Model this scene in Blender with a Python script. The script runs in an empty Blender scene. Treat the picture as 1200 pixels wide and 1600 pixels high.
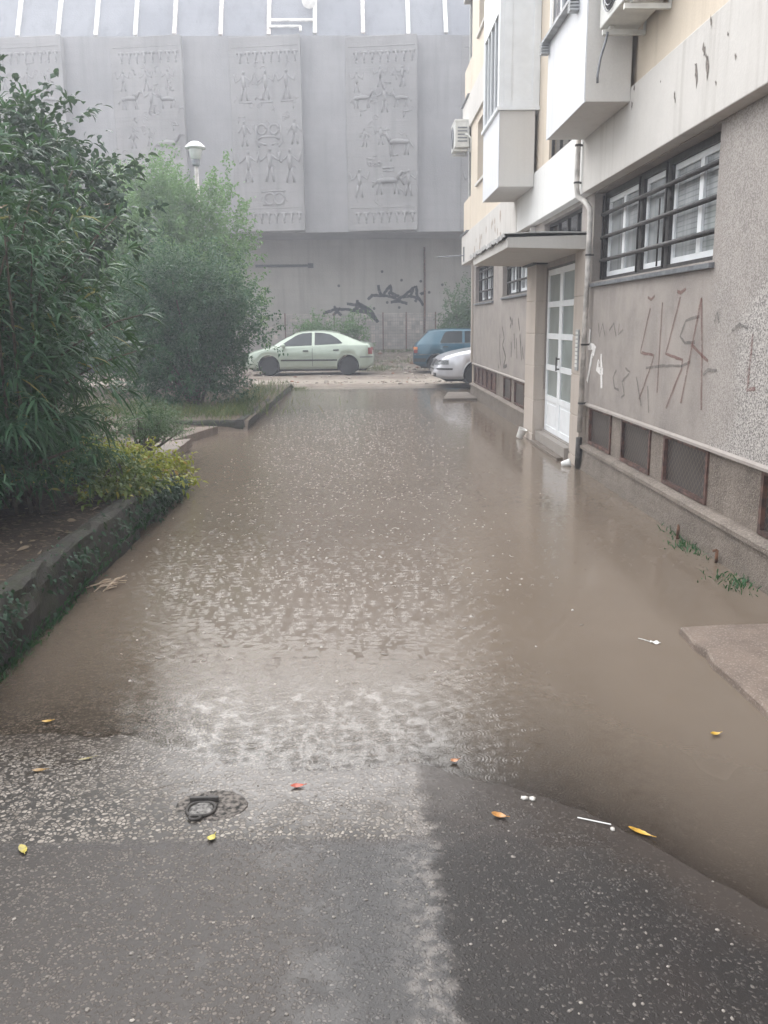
import bpy, bmesh, math, random
import numpy as np
from mathutils import Vector
from mathutils.bvhtree import BVHTree
R = math.radians
S = bpy.context.scene
COL = S.collection
random.seed(7)
rng = np.random.default_rng(7)

# ------------------------------------------------------------------ camera, sky, sun, exposure
cam_d = bpy.data.cameras.new('camera')
cam = bpy.data.objects.new('camera', cam_d)
COL.objects.link(cam)
yaw, pit, rol = R(1.2), R(12.3), R(0.6)
fw = Vector((math.sin(yaw) * math.cos(pit), math.cos(yaw) * math.cos(pit), -math.sin(pit)))
r0 = Vector((math.cos(yaw), -math.sin(yaw), 0))
u0 = r0.cross(fw)
rr = math.cos(rol) * r0 - math.sin(rol) * u0
uu = math.cos(rol) * u0 + math.sin(rol) * r0
from mathutils import Matrix
M = Matrix((rr, uu, -fw)).transposed().to_4x4()
M.translation = Vector((0, 0, 1.65))
cam.matrix_world = M
cam_d.sensor_fit = 'VERTICAL'
cam_d.sensor_height = 36
cam_d.lens = 1350 / 1600 * 36
cam_d.clip_start = 0.05
cam_d.clip_end = 500
S.camera = cam

W = bpy.data.worlds.new('World')
S.world = W
W.use_nodes = True
wn = W.node_tree
wn.nodes.clear()
sky = wn.nodes.new('ShaderNodeTexSky')
sky.sky_type = 'NISHITA'
sky.sun_disc = False
SUN_EL, SUN_AZ = R(31), R(347)
sky.sun_elevation = SUN_EL
sky.sun_rotation = SUN_AZ
sky.air_density = 1.0
sky.dust_density = 4.5
sky.ozone_density = 1.0
hs = wn.nodes.new('ShaderNodeHueSaturation')
hs.inputs['Saturation'].default_value = 0.22
bg = wn.nodes.new('ShaderNodeBackground')
bg.inputs['Strength'].default_value = 0.15
wo = wn.nodes.new('ShaderNodeOutputWorld')
gm = wn.nodes.new('ShaderNodeGamma')          # cloud cover evens the dome out
gm.inputs['Gamma'].default_value = 0.36
wn.links.new(sky.outputs[0], gm.inputs['Color'])
wn.links.new(gm.outputs[0], hs.inputs['Color'])
wn.links.new(hs.outputs[0], bg.inputs['Color'])
wn.links.new(bg.outputs[0], wo.inputs['Surface'])

sd = bpy.data.lights.new('sun', 'SUN')
sd.energy = 0.5
sd.angle = R(150)
sd.color = (1.0, 0.975, 0.94)
sun = bpy.data.objects.new('sun', sd)
COL.objects.link(sun)
# direction towards the sun: Nishita rotation is measured from +Y towards +X
sdir = Vector((math.sin(SUN_AZ) * math.cos(SUN_EL), math.cos(SUN_AZ) * math.cos(SUN_EL), math.sin(SUN_EL)))
sun.rotation_euler = sdir.to_track_quat('Z', 'Y').to_euler()

S.view_settings.view_transform = 'Standard'
S.view_settings.look = 'None'
S.view_settings.gamma = 1
S.view_settings.exposure = 3.5
S.cycles.use_denoising = True
S.cycles.max_bounces = 6
S.cycles.transparent_max_bounces = 8
S.cycles.volume_bounces = 0
S.cycles.sample_clamp_indirect = 6
S.cycles.caustics_reflective = False
S.cycles.caustics_refractive = False


# ------------------------------------------------------------------ material helpers
class T:
    """small node-graph writer"""
    def __init__(s, name):
        s.m = bpy.data.materials.new(name)
        s.m.use_nodes = True
        s.t = s.m.node_tree
        s.t.nodes.clear()
        s.out = s.t.nodes.new('ShaderNodeOutputMaterial')
        tc = s.t.nodes.new('ShaderNodeTexCoord')
        s.P = tc.outputs['Object']

    def put(s, sock, v):
        if hasattr(v, 'is_output'):
            s.t.links.new(v, sock)
        elif v is not None:
            if sock.type == 'RGBA' and len(v) == 3:
                v = (*v, 1)
            sock.default_value = v

    def n(s, ty, ins=None, out=0, **attrs):
        nd = s.t.nodes.new('ShaderNode' + ty)
        for k, v in attrs.items():
            setattr(nd, k, v)
        for k, v in (ins or {}).items():
            s.put(nd.inputs[k], v)
        return nd.outputs[out]

    def math(s, op, a, b=0.0, c=0.0, clamp=False):
        nd = s.t.nodes.new('ShaderNodeMath')
        nd.operation = op
        nd.use_clamp = clamp
        for i, v in enumerate((a, b, c)):
            s.put(nd.inputs[i], v)
        return nd.outputs[0]

    def noise(s, scale, detail=3, rough=.55, vec=None, dim='3D'):
        return s.n('TexNoise', {'Vector': vec or s.P, 'Scale': scale, 'Detail': detail, 'Roughness': rough})

    def vor(s, scale, out='Color', vec=None, dims='3D', feature='F1'):
        nd = s.t.nodes.new('ShaderNodeTexVoronoi')
        nd.voronoi_dimensions = dims
        nd.feature = feature
        s.put(nd.inputs['Vector'], vec or s.P)
        nd.inputs['Scale'].default_value = scale
        return nd.outputs[out]

    def scale(s, v3, loc=(0, 0, 0)):
        nd = s.t.nodes.new('ShaderNodeMapping')
        s.put(nd.inputs['Vector'], s.P)
        nd.inputs['Scale'].default_value = v3
        nd.inputs['Location'].default_value = loc
        return nd.outputs[0]

    def ramp(s, f, lo, hi, a=0.0, b=1.0):
        nd = s.t.nodes.new('ShaderNodeMapRange')
        nd.interpolation_type = 'SMOOTHSTEP'
        s.put(nd.inputs['Value'], f)
        nd.inputs['From Min'].default_value = lo
        nd.inputs['From Max'].default_value = hi
        nd.inputs['To Min'].default_value = a
        nd.inputs['To Max'].default_value = b
        return nd.outputs[0]

    def mix(s, f, a, b, mode='MIX'):
        nd = s.t.nodes.new('ShaderNodeMix')
        nd.data_type = 'RGBA'
        nd.blend_type = mode
        s.put(nd.inputs[0], f)
        s.put(nd.inputs[6], a)
        s.put(nd.inputs[7], b)
        return nd.outputs[2]

    def xyz(s):
        nd = s.t.nodes.new('ShaderNodeSeparateXYZ')
        s.put(nd.inputs[0], s.P)
        return nd.outputs

    def bump(s, h, strength=.5, dist=.01):
        return s.n('Bump', {'Height': h, 'Strength': strength, 'Distance': dist})

    def prin(s, base, rough=.6, nor=None, **kw):
        nd = s.t.nodes.new('ShaderNodeBsdfPrincipled')
        s.put(nd.inputs['Base Color'], base)
        s.put(nd.inputs['Roughness'], rough)
        if nor is not None:
            s.put(nd.inputs['Normal'], nor)
        for k, v in kw.items():
            s.put(nd.inputs[k.replace('_', ' ')], v)
        return nd.outputs[0]

    def end(s, sh):
        s.t.links.new(sh, s.out.inputs['Surface'])
        return s.m


def mat_plain(name, col, rough=.5, var=.12, scale=6, bump=.0, metallic=0.0, coat=0.0, spec=.5):
    t = T(name)
    c2 = tuple(max(0, c * (1 - var * 1.6)) for c in col)
    c3 = tuple(min(1, c * (1 + var)) for c in col)
    base = t.mix(t.ramp(t.noise(scale, 4), .3, .7), c2, c3)
    nor = t.bump(t.noise(scale * 8, 3), bump, .004) if bump else None
    return t.end(t.prin(base, rough, nor, Metallic=metallic, Coat_Weight=coat, Specular_IOR_Level=spec))


def mat_paint(name, col, grime=.35, streak=1.0, rough=.75):
    """painted plaster / concrete with vertical rain streaks, blotches and hairline grit"""
    t = T(name)
    blot = t.ramp(t.noise(1.3, 6, .62), .35, .75)
    st = t.ramp(t.noise(1.0, 5, .6, t.scale((9, 9, .45))), .48, .78)
    fine = t.noise(55, 3)
    dark = tuple(c * .62 for c in col)
    c = t.mix(t.math('MULTIPLY', blot, .5 * grime), col, dark)
    c = t.mix(t.math('MULTIPLY', st, grime * streak * .75), c, (col[0] * .55, col[1] * .53, col[2] * .5))
    c = t.mix(t.math('MULTIPLY', t.ramp(fine, .3, .7), .12), c, dark)
    return t.end(t.prin(c, rough, t.bump(t.math('ADD', fine, t.noise(6, 4)), .25, .006), Specular_IOR_Level=.3))


def mat_render_wall():
    """grey-mauve painted roughcast with a raw pebble-dash area at the near lower end"""
    t = T('roughcast')
    x, y, z = t.xyz()
    y = t.math('ADD', y, 10.0)      # the building's own origin stands at y = 10
    v = t.vor(105)
    vd = t.vor(105, 'Distance')
    sep = t.n('SeparateColor', {'Color': v})
    n1 = t.noise(2.2, 6, .65)
    paint = t.mix(t.ramp(n1, .35, .7), (.365, .325, .297), (.262, .234, .215))
    paint = t.mix(t.math('MULTIPLY', t.ramp(t.noise(1, 5, .6, t.scale((7, 7, .5))), .5, .8), .35), paint, (.16, .145, .135))
    paint = t.mix(t.math('MULTIPLY', t.math('POWER', sep, 3.0), .35), paint, (.42, .39, .37))
    peb = t.mix(t.ramp(sep, .1, .8), (.20, .185, .175), (.50, .47, .445))
    # raw zone: below a wandering slanted line
    e = t.math('ADD', y, t.math('MULTIPLY', z, .52))
    e = t.math('ADD', e, t.math('MULTIPLY', t.math('SUBTRACT', t.noise(1.6, 5, .6), .5), 1.3))
    raw = t.ramp(e, 6.75, 6.35)
    raw2 = t.math('MULTIPLY', t.ramp(y, 6.5, 6.1), .45)
    raw = t.math('MAXIMUM', raw, raw2)
    c = t.mix(raw, paint, peb)
    # damp rising from the flood
    wet = t.ramp(t.math('ADD', z, t.math('MULTIPLY', t.noise(3, 4), .5)), 1.15, .55)
    c = t.mix(t.math('MULTIPLY', wet, .3), c, (.15, .125, .11))
    gr = t.noise(190, 3, .7)
    c = t.mix(t.math('MULTIPLY', t.ramp(gr, .42, .64), t.math('SUBTRACT', .38, t.math('MULTIPLY', raw, .3))), c, (.13, .115, .108))
    h = t.math('ADD', t.math('MULTIPLY', vd, raw), t.noise(130, 3, .7))
    return t.end(t.prin(c, .8, t.bump(h, .38, .010), Specular_IOR_Level=.3))


def mat_plinth():
    t = T('plinth_concrete')
    x, y, z = t.xyz()
    v = t.n('SeparateColor', {'Color': t.vor(110)})
    c = t.mix(t.ramp(t.noise(3, 6, .65), .3, .7), (.215, .178, .15), (.115, .092, .076))
    c = t.mix(t.math('MULTIPLY', t.math('POWER', v, 2.5), .55), c, (.40, .35, .30))
    low = t.ramp(t.math('ADD', z, t.math('MULTIPLY', t.noise(5, 4), .25)), .38, .1)
    c = t.mix(t.math('MULTIPLY', low, .5), c, (.10, .08, .062))
    return t.end(t.prin(c, .6, t.bump(t.math('ADD', t.noise(90, 3), t.noise(25, 4)), .7, .016), Specular_IOR_Level=.4))


def mat_hall(name, c1, c2, board=.0):
    t = T(name)
    c = t.mix(t.ramp(t.noise(.45, 6, .6), .3, .7), c1, c2)
    st = t.ramp(t.noise(1, 5, .62, t.scale((3, 3, .22))), .45, .8)
    c = t.mix(t.math('MULTIPLY', st, .55), c, tuple(v * .55 for v in c1))
    hl = t.ramp(t.noise(1, 3, .5, t.scale((.3, .3, 7))), .45, .75)
    c = t.mix(t.math('MULTIPLY', hl, .18), c, tuple(v * .7 for v in c1))
    h = t.math('ADD', t.noise(18, 4), t.math('MULTIPLY', hl, board))
    return t.end(t.prin(c, .85, t.bump(h, .4, .03), Specular_IOR_Level=.25))


def mat_ground():
    t = T('ground_asphalt')
    x, y, z = t.xyz()
    jit = t.math('MULTIPLY', t.math('SUBTRACT', t.noise(5, 6, .65), .5), .17)
    jit2 = t.math('MULTIPLY', t.math('SUBTRACT', t.noise(14, 4, .6, t.scale((1, 1, 1), (9, 3, 0))), .5), .10)
    xj = t.math('ADD', t.math('ADD', x, jit), jit2)
    yj = t.math('ADD', t.math('ADD', y, t.math('MULTIPLY', jit, .35)), t.math('MULTIPLY', jit2, .5))
    # zones
    right = t.ramp(xj, .16, .21)
    right = t.math('MULTIPLY', right, t.ramp(y, 3.9, 3.6))
    upper = t.ramp(yj, 2.47, 2.55)
    strip = t.math('MULTIPLY', t.ramp(xj, -.30, -.02), t.math('SUBTRACT', 1.0, upper))
    # stones
    v1 = t.n('SeparateColor', {'Color': t.vor(64)})
    d1 = t.vor(64, 'Distance')
    v2 = t.n('SeparateColor', {'Color': t.vor(98)})
    d2 = t.vor(98, 'Distance')
    big = t.n('SeparateColor', {'Color': t.vor(38)})
    bigd = t.vor(38, 'Distance')
    n1 = t.noise(3.5, 6, .6)
    e1 = t.vor(64, 'Distance', feature='DISTANCE_TO_EDGE')
    e2 = t.vor(98, 'Distance', feature='DISTANCE_TO_EDGE')
    r1 = t.math('FRACT', t.math('MULTIPLY', v1, 7.31))
    r2 = t.math('FRACT', t.math('MULTIPLY', v2, 5.77))
    n5 = t.noise(30, 4, .6)
    st1 = t.math('MULTIPLY', t.ramp(e1, .05, .16), t.ramp(t.math('ADD', r1, t.math('MULTIPLY', t.math('SUBTRACT', n5, .5), .9)), .22, .34))
    st2 = t.math('MULTIPLY', t.ramp(e2, .06, .18), t.ramp(t.math('ADD', r2, t.math('MULTIPLY', t.math('SUBTRACT', n5, .5), .9)), .42, .55))
    st3 = t.math('MULTIPLY', t.ramp(e2, .08, .2), t.ramp(r2, .5, .62))
    gravel = t.mix(st1, (.030, .026, .023), t.mix(v1, (.11, .094, .08), (.38, .34, .30)))
    gravel = t.mix(t.math('MULTIPLY', t.ramp(n1, .42, .7), .45), gravel, (.085, .072, .062))
    old = t.mix(st2, (.040, .034, .031), t.mix(v2, (.068, .058, .051), (.20, .173, .154)))
    old = t.mix(t.math('MULTIPLY', t.ramp(n1, .42, .7), .35), old, (.055, .046, .041))
    worn = t.mix(st2, (.045, .043, .043), t.mix(v2, (.055, .052, .052), (.16, .15, .145)))
    worn = t.mix(t.math('MULTIPLY', t.ramp(t.noise(8, 5, .6), .4, .7), .6), worn, (.055, .053, .054))
    black = t.mix(st3, (.026, .0235, .023), t.mix(t.math('POWER', v2, 2.5), (.034, .031, .030), (.14, .127, .117)))
    chip = t.math('MULTIPLY', t.ramp(big, .92, .95), t.ramp(t.math('ADD', bigd, t.math('MULTIPLY', t.noise(120, 2), .25)), .36, .28))
    black = t.mix(t.math('MULTIPLY', chip, .6), black, (.22, .20, .18))
    black = t.mix(t.math('MULTIPLY', t.ramp(t.noise(2.2, 5, .6), .45, .75), .45), black, (.042, .032, .029))
    c = t.mix(strip, old, worn)
    c = t.mix(upper, c, gravel)
    c = t.mix(right, c, black)
    # pale crumbled edge along the patch
    edge = t.math('MULTIPLY', t.ramp(xj, .03, .15), t.ramp(xj, .23, .17))
    edge = t.math('MULTIPLY', edge, t.ramp(t.noise(22, 4, .7), .42, .62))
    c = t.mix(t.math('MULTIPLY', edge, .6), c, (.22, .20, .185))
    # seam
    sm = t.math('MULTIPLY', t.ramp(yj, 2.455, 2.49), t.ramp(yj, 2.535, 2.5))
    sm = t.math('MULTIPLY', sm, t.ramp(xj, .35, .1))
    c = t.mix(t.math('MULTIPLY', sm, .55), c, (.045, .04, .04))
    # far dry dirt and broken concrete
    fj = t.math('ADD', y, t.math('MULTIPLY', t.math('SUBTRACT', t.noise(1.4, 5, .6), .5), 1.6))
    dirt = t.mix(t.ramp(t.noise(2.5, 7, .7), .35, .68), (.18, .142, .115), (.31, .265, .222))
    pale = t.math('MULTIPLY', t.ramp(fj, 23.9, 24.4), t.ramp(fj, 26.6, 25.6))
    dirt = t.mix(t.math('MULTIPLY', pale, .7), dirt, (.37, .325, .275))
    leafy = t.ramp(t.noise(3.2, 6, .7, t.scale((1, 1, 1), (4, 7, 0))), .52, .66)
    dirt = t.mix(t.math('MULTIPLY', leafy, .45), dirt, (.12, .09, .065))
    c = t.mix(t.ramp(fj, 20.5, 24.0), c, dirt)
    # water film: smooth, bump-free patches
    wetp = t.ramp(t.noise(4.2, 5, .6, t.scale((1, .6, 1), (3, 1, 0))), .54, .66)
    pud = t.math('MULTIPLY', t.ramp(xj, -.24, -.16), t.ramp(xj, -.02, -.10))
    pud = t.math('MULTIPLY', pud, t.ramp(y, 2.35, 2.15))
    pud = t.math('MULTIPLY', pud, t.ramp(t.noise(7, 4, .6), .42, .52))
    film = t.math('MAXIMUM', t.math('MULTIPLY', wetp, .22), t.math('MULTIPLY', pud, .38))
    # everything just above the waterline is soaked: the film runs on from the flood
    zn = t.math('ADD', z, t.math('MULTIPLY', t.math('SUBTRACT', t.noise(9, 5, .65), .5), .022))
    shore = t.ramp(zn, .020, .0015)
    film = t.math('MAXIMUM', film, t.math('MULTIPLY', shore, .75))
    film = t.math('MULTIPLY', film, t.ramp(y, 23, 21))
    c = t.mix(t.math('MULTIPLY', t.math('MULTIPLY', shore, t.ramp(y, 19, 17)), .5), c, (.075, .06, .05))
    fine = t.noise(140, 3, .7)
    h1 = t.math('ADD', t.math('MULTIPLY', st1, t.math('ADD', .5, t.math('MULTIPLY', t.ramp(e1, 0, .35), .8))), t.math('MULTIPLY', fine, .5))
    h2 = t.math('ADD', t.math('MULTIPLY', t.mix(right, st2, st3), t.math('ADD', .4, t.math('MULTIPLY', t.ramp(e2, 0, .35), .7))), t.math('MULTIPLY', fine, .6))
    hgt = t.mix(t.math('MULTIPLY', upper, t.math('SUBTRACT', 1.0, right)), h2, h1)
    stren = t.math('SUBTRACT', .42, t.math('MULTIPLY', film, .40))
    nor = t.n('Bump', {'Height': hgt, 'Strength': stren, 'Distance': .006})
    damp = t.ramp(t.noise(1.1, 4, .6, t.scale((1, .5, 1), (7, 2, 0))), .35, .7)
    rough = t.math('SUBTRACT', .44, t.math('MULTIPLY', damp, .14))
    rough = t.math('SUBTRACT', rough, t.math('MULTIPLY', film, .27))
    rough = t.math('ADD', rough, t.math('MULTIPLY', right, .08))
    rough = t.math('ADD', rough, t.ramp(fj, 22.5, 24.5, 0, .4))
    return t.end(t.prin(c, rough, nor, Specular_IOR_Level=t.math('SUBTRACT', .36, t.math('MULTIPLY', right, .14))))


def mat_water():
    t = T('muddy_water')
    x, y, z = t.xyz()
    tot = None
    for s_, amp, off, k in ((6.2, .75, (0, 0, 0), 36), (9.5, .9, (5.3, 2.1, 0), 28), (15, .95, (1.7, 8.8, 0), 22), (24, .8, (3.7, 4.4, 0), 18)):
        nd = t.t.nodes.new('ShaderNodeTexVoronoi')
        nd.voronoi_dimensions = '2D'
        t.put(nd.inputs['Vector'], t.scale((1, 1, 1), off))
        nd.inputs['Scale'].default_value = s_
        rc = t.n('SeparateColor', {'Color': nd.outputs['Color']})
        r0_ = t.math('MULTIPLY', rc, .36)
        d = t.math('SUBTRACT', nd.outputs['Distance'], r0_)
        w = t.math('SINE', t.math('MULTIPLY', d, k * 1.9))
        g = t.math('MULTIPLY', d, 5.6)
        g = t.math('POWER', 2.718, t.math('MULTIPLY', t.math('MULTIPLY', g, g), -1.0))
        a = t.math('MULTIPLY', t.math('MULTIPLY', w, g), t.math('SUBTRACT', 1.15, t.math('MULTIPLY', rc, 1.0)))
        a = t.math('MULTIPLY', a, amp / s_)
        tot = a if tot is None else t.math('ADD', tot, a)
    chop = t.math('MULTIPLY', t.noise(45, 2, .6, t.scale((1, 1.5, 1))), .0045)
    tot = t.math('ADD', tot, chop)
    # calmer in the lee of the right-hand building and near its door
    calm = t.ramp(t.math('ADD', x, t.math('MULTIPLY', t.noise(1.2, 3), .6)), 1.0, 1.9, 1.0, .28)
    nor = t.n('Bump', {'Height': t.math('MULTIPLY', tot, calm), 'Strength': .115, 'Distance': .055})
    dep = t.n('Attribute', {}, out=2, attribute_name='depth')
    murk = t.math('SUBTRACT', 1.0, t.math('POWER', 2.718, t.math('MULTIPLY', dep, -40.0)), clamp=True)
    murk = t.math('MINIMUM', murk, .97)
    mud = t.mix(t.ramp(t.noise(.55, 4, .6), .35, .7), (.190, .152, .119), (.166, .132, .102))
    dif = t.n('BsdfDiffuse', {'Color': mud})
    clear = t.n('BsdfTransparent', {'Color': (.93, .9, .86)})
    body = t.n('MixShader', {0: murk, 1: clear, 2: dif})
    glo = t.n('BsdfGlossy', {'Color': (1, 1, 1), 'Roughness': .06, 'Normal': nor})
    fr = t.n('Fresnel', {'IOR': 1.33, 'Normal': nor})
    return t.end(t.n('MixShader', {0: fr, 1: body, 2: glo}))


def mat_leaf(name, c1, c2, rough=.38, trans=.25, yellow=None, yl=.0):
    t = T(name)
    rnd = t.n('NewGeometry', {}, out=8) if False else None
    g = t.t.nodes.new('ShaderNodeNewGeometry')
    rnd = g.outputs['Random Per Island']
    c = t.mix(rnd, c1, c2)
    c = t.mix(t.math('MULTIPLY', t.ramp(t.noise(1.6, 3), .35, .65), .5), c, tuple(v * .7 for v in c1))
    if yellow:
        c = t.mix(t.ramp(t.math('FRACT', t.math('MULTIPLY', rnd, 17.3)), 1 - yl - .01, 1 - yl), c, yellow)
    p = t.prin(c, rough, None, Specular_IOR_Level=.3)
    tr = t.n('BsdfTranslucent', {'Color': t.mix(.5, c, (.12, .2, .04))})
    return t.end(t.n('MixShader', {0: trans, 1: p, 2: tr}))


def mat_glass(name, tint=(.80, .83, .85), base=.07):
    t = T(name)
    tr = t.n('BsdfTransparent', {'Color': tint})
    gl = t.n('BsdfGlossy', {'Color': (1, 1, 1), 'Roughness': .04, 'Normal': t.bump(t.noise(3, 2), .05, .02)})
    fr = t.n('Fresnel', {'IOR': 1.5})
    f = t.math('ADD', fr, base)
    return t.end(t.n('MixShader', {0: f, 1: tr, 2: gl}))


def mat_carpaint(name, col, metal=.3):
    t = T(name)
    c = t.mix(t.ramp(t.noise(3, 4), .3, .7), col, tuple(v * .88 for v in col))
    x, y, z = t.xyz()
    low = t.ramp(t.math('ADD', z, t.math('MULTIPLY', t.noise(6, 4), .25)), .5, .2)
    c = t.mix(t.math('MULTIPLY', low, .35), c, (.18, .15, .12))
    return t.end(t.prin(c, .3, None, Metallic=metal, Coat_Weight=.6, Coat_Roughness=.08))


def mat_graffiti(name, col, cover=.55):
    t = T(name)
    p = t.prin(col, .7, None, Specular_IOR_Level=.3)
    tr = t.n('BsdfTransparent', {'Color': (1, 1, 1)})
    f = t.ramp(t.math('ADD', t.noise(70, 3, .6), t.math('MULTIPLY', t.noise(9, 3), .6)), .80, 1.12)
    f = t.math('SUBTRACT', 1.0, t.math('MULTIPLY', f, 1.0))
    return t.end(t.n('MixShader', {0: t.math('MULTIPLY', f, cover), 1: tr, 2: p}))


MT = {}
MT['wall'] = mat_render_wall()
MT['plinth'] = mat_plinth()
MT['band'] = mat_paint('band_concrete', (.60, .575, .545), .55)
MT['band_white'] = mat_paint('band_white', (.72, .715, .70), .25)
MT['cream'] = mat_paint('cream_plaster', (.66, .575, .47), .4)
MT['white'] = mat_paint('white_panel', (.70, .712, .74), .34, .9, .55)
MT['greige'] = mat_paint('bay_side', (.62, .60, .575), .25)
MT['stone'] = mat_paint('stone_cladding', (.47, .41, .36), .5, 1, .6)
MT['upvc'] = mat_plain('white_plastic_frame', (.78, .80, .82), .35, .03)
MT['darkframe'] = mat_plain('dark_painted_steel', (.036, .033, .033), .5, .3, 20, .3)
MT['rustframe'] = mat_plain('rusty_brown_steel', (.10, .052, .040), .65, .4, 14, .5)
MT['meshpane'] = None
MT['glass'] = mat_glass('window_glass')
MT['step'] = mat_paint('worn_step', (.30, .27, .245), .6, 1, .5)
MT['curtain'] = mat_paint('curtain', (.50, .51, .51), .3, 1.2)
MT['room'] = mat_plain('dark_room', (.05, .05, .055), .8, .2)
MT['canopy'] = mat_paint('canopy_concrete', (.55, .53, .50), .4)
MT['sheet'] = mat_plain('zinc_sheet', (.22, .23, .25), .4, .2, 9, .2, .5)
MT['pipe_pale'] = mat_plain('painted_pipe', (.56, .53, .50), .5, .25, 7)
MT['ledge'] = mat_plain('grey_ledge', (.36, .37, .38), .5, .2, 9)
MT['iron'] = mat_plain('cast_iron', (.05, .045, .042), .55, .3, 25, .5)
MT['rust'] = mat_plain('rusty_iron', (.17, .085, .05), .75, .4, 18, .6)
MT['acwhite'] = mat_plain('ac_white', (.66, .66, .63), .45, .08)
MT['hall'] = mat_hall('hall_concrete', (.345, .335, .338), (.265, .257, .26))
MT['relief'] = mat_hall('relief_concrete', (.335, .322, .318), (.255, .245, .242), .5)
MT['halllow'] = mat_hall('hall_base_wall', (.47, .45, .415), (.36, .34, .315))
MT['roof'] = mat_hall('roof_sheet', (.27, .275, .297), (.22, .225, .247))
MT['rib'] = mat_plain('white_rib', (.78, .76, .73), .5, .12, 4)
MT['rib_rust'] = mat_plain('weathered_rib', (.70, .635, .60), .6, .22, 5)
MT['ground'] = mat_ground()
MT['water'] = mat_water()


def mat_soil():
    t = T('soil_litter')
    v = t.n('SeparateColor', {'Color': t.vor(45)})
    c = t.mix(t.ramp(t.noise(4, 6, .65), .3, .7), (.030, .023, .018), (.065, .05, .039))
    c = t.mix(t.math('MULTIPLY', t.ramp(v, .8, .95), .5), c, (.22, .17, .12))
    y = t.xyz()[1]
    c = t.mix(t.ramp(y, 9, 13, 0, .55), c, (.22, .175, .14))
    return t.end(t.prin(c, .7, t.bump(t.noise(35, 5, .7), .8, .03), Specular_IOR_Level=.2))


def mat_mossy():
    t = T('mossy_concrete')
    z = t.xyz()[2]
    c = t.mix(t.ramp(t.noise(4, 6, .65), .3, .7), (.042, .037, .031), (.022, .020, .017))
    ms = t.ramp(t.noise(6, 6, .7, t.scale((1, 1, 1), (2, 5, 1))), .44, .6)
    c = t.mix(t.math('MULTIPLY', ms, .75), c, (.026, .034, .012))
    c = t.mix(t.math('MULTIPLY', t.ramp(z, .3, .36), .25), c, (.085, .078, .066))  # highlight along the wall top, put into the colour
    return t.end(t.prin(c, .65, t.bump(t.noise(22, 6, .7), .9, .03)))


MT['soil'] = mat_soil()
MT['mossy'] = mat_mossy()


def mat_meshpane():
    t = T('wire_glass_pane')
    x, y, z = t.xyz()
    a = t.math('ADD', y, z)
    b = t.math('SUBTRACT', y, z)
    l1 = t.ramp(t.math('ABSOLUTE', t.math('SUBTRACT', t.math('FRACT', t.math('MULTIPLY', a, 15)), .5)), .40, .47)
    l2 = t.ramp(t.math('ABSOLUTE', t.math('SUBTRACT', t.math('FRACT', t.math('MULTIPLY', b, 15)), .5)), .40, .47)
    ln = t.math('MAXIMUM', l1, l2)
    c = t.mix(t.ramp(t.noise(3, 5), .3, .7), (.022, .0215, .022), (.05, .048, .048))
    c = t.mix(ln, c, (.15, .112, .092))
    return t.end(t.prin(c, .35, None))


MT['meshpane'] = mat_meshpane()
ORG = {}


# ------------------------------------------------------------------ object helpers
def tag(o, label=None, cat=None, group=None, kind=None):
    if label:
        o['label'] = label
    if cat:
        o['category'] = cat
    if group:
        o['group'] = group
    if kind:
        o['kind'] = kind
    return o


def thing(name, loc, label, cat, group=None, rz=0.0, local=False):
    o = bpy.data.objects.new(name, None)
    COL.objects.link(o)
    o.location = loc
    o.rotation_euler[2] = rz
    o.empty_display_size = .2
    ORG[o.name] = Vector((0, 0, 0)) if local else Vector(loc)
    return tag(o, label, cat, group)


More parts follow.
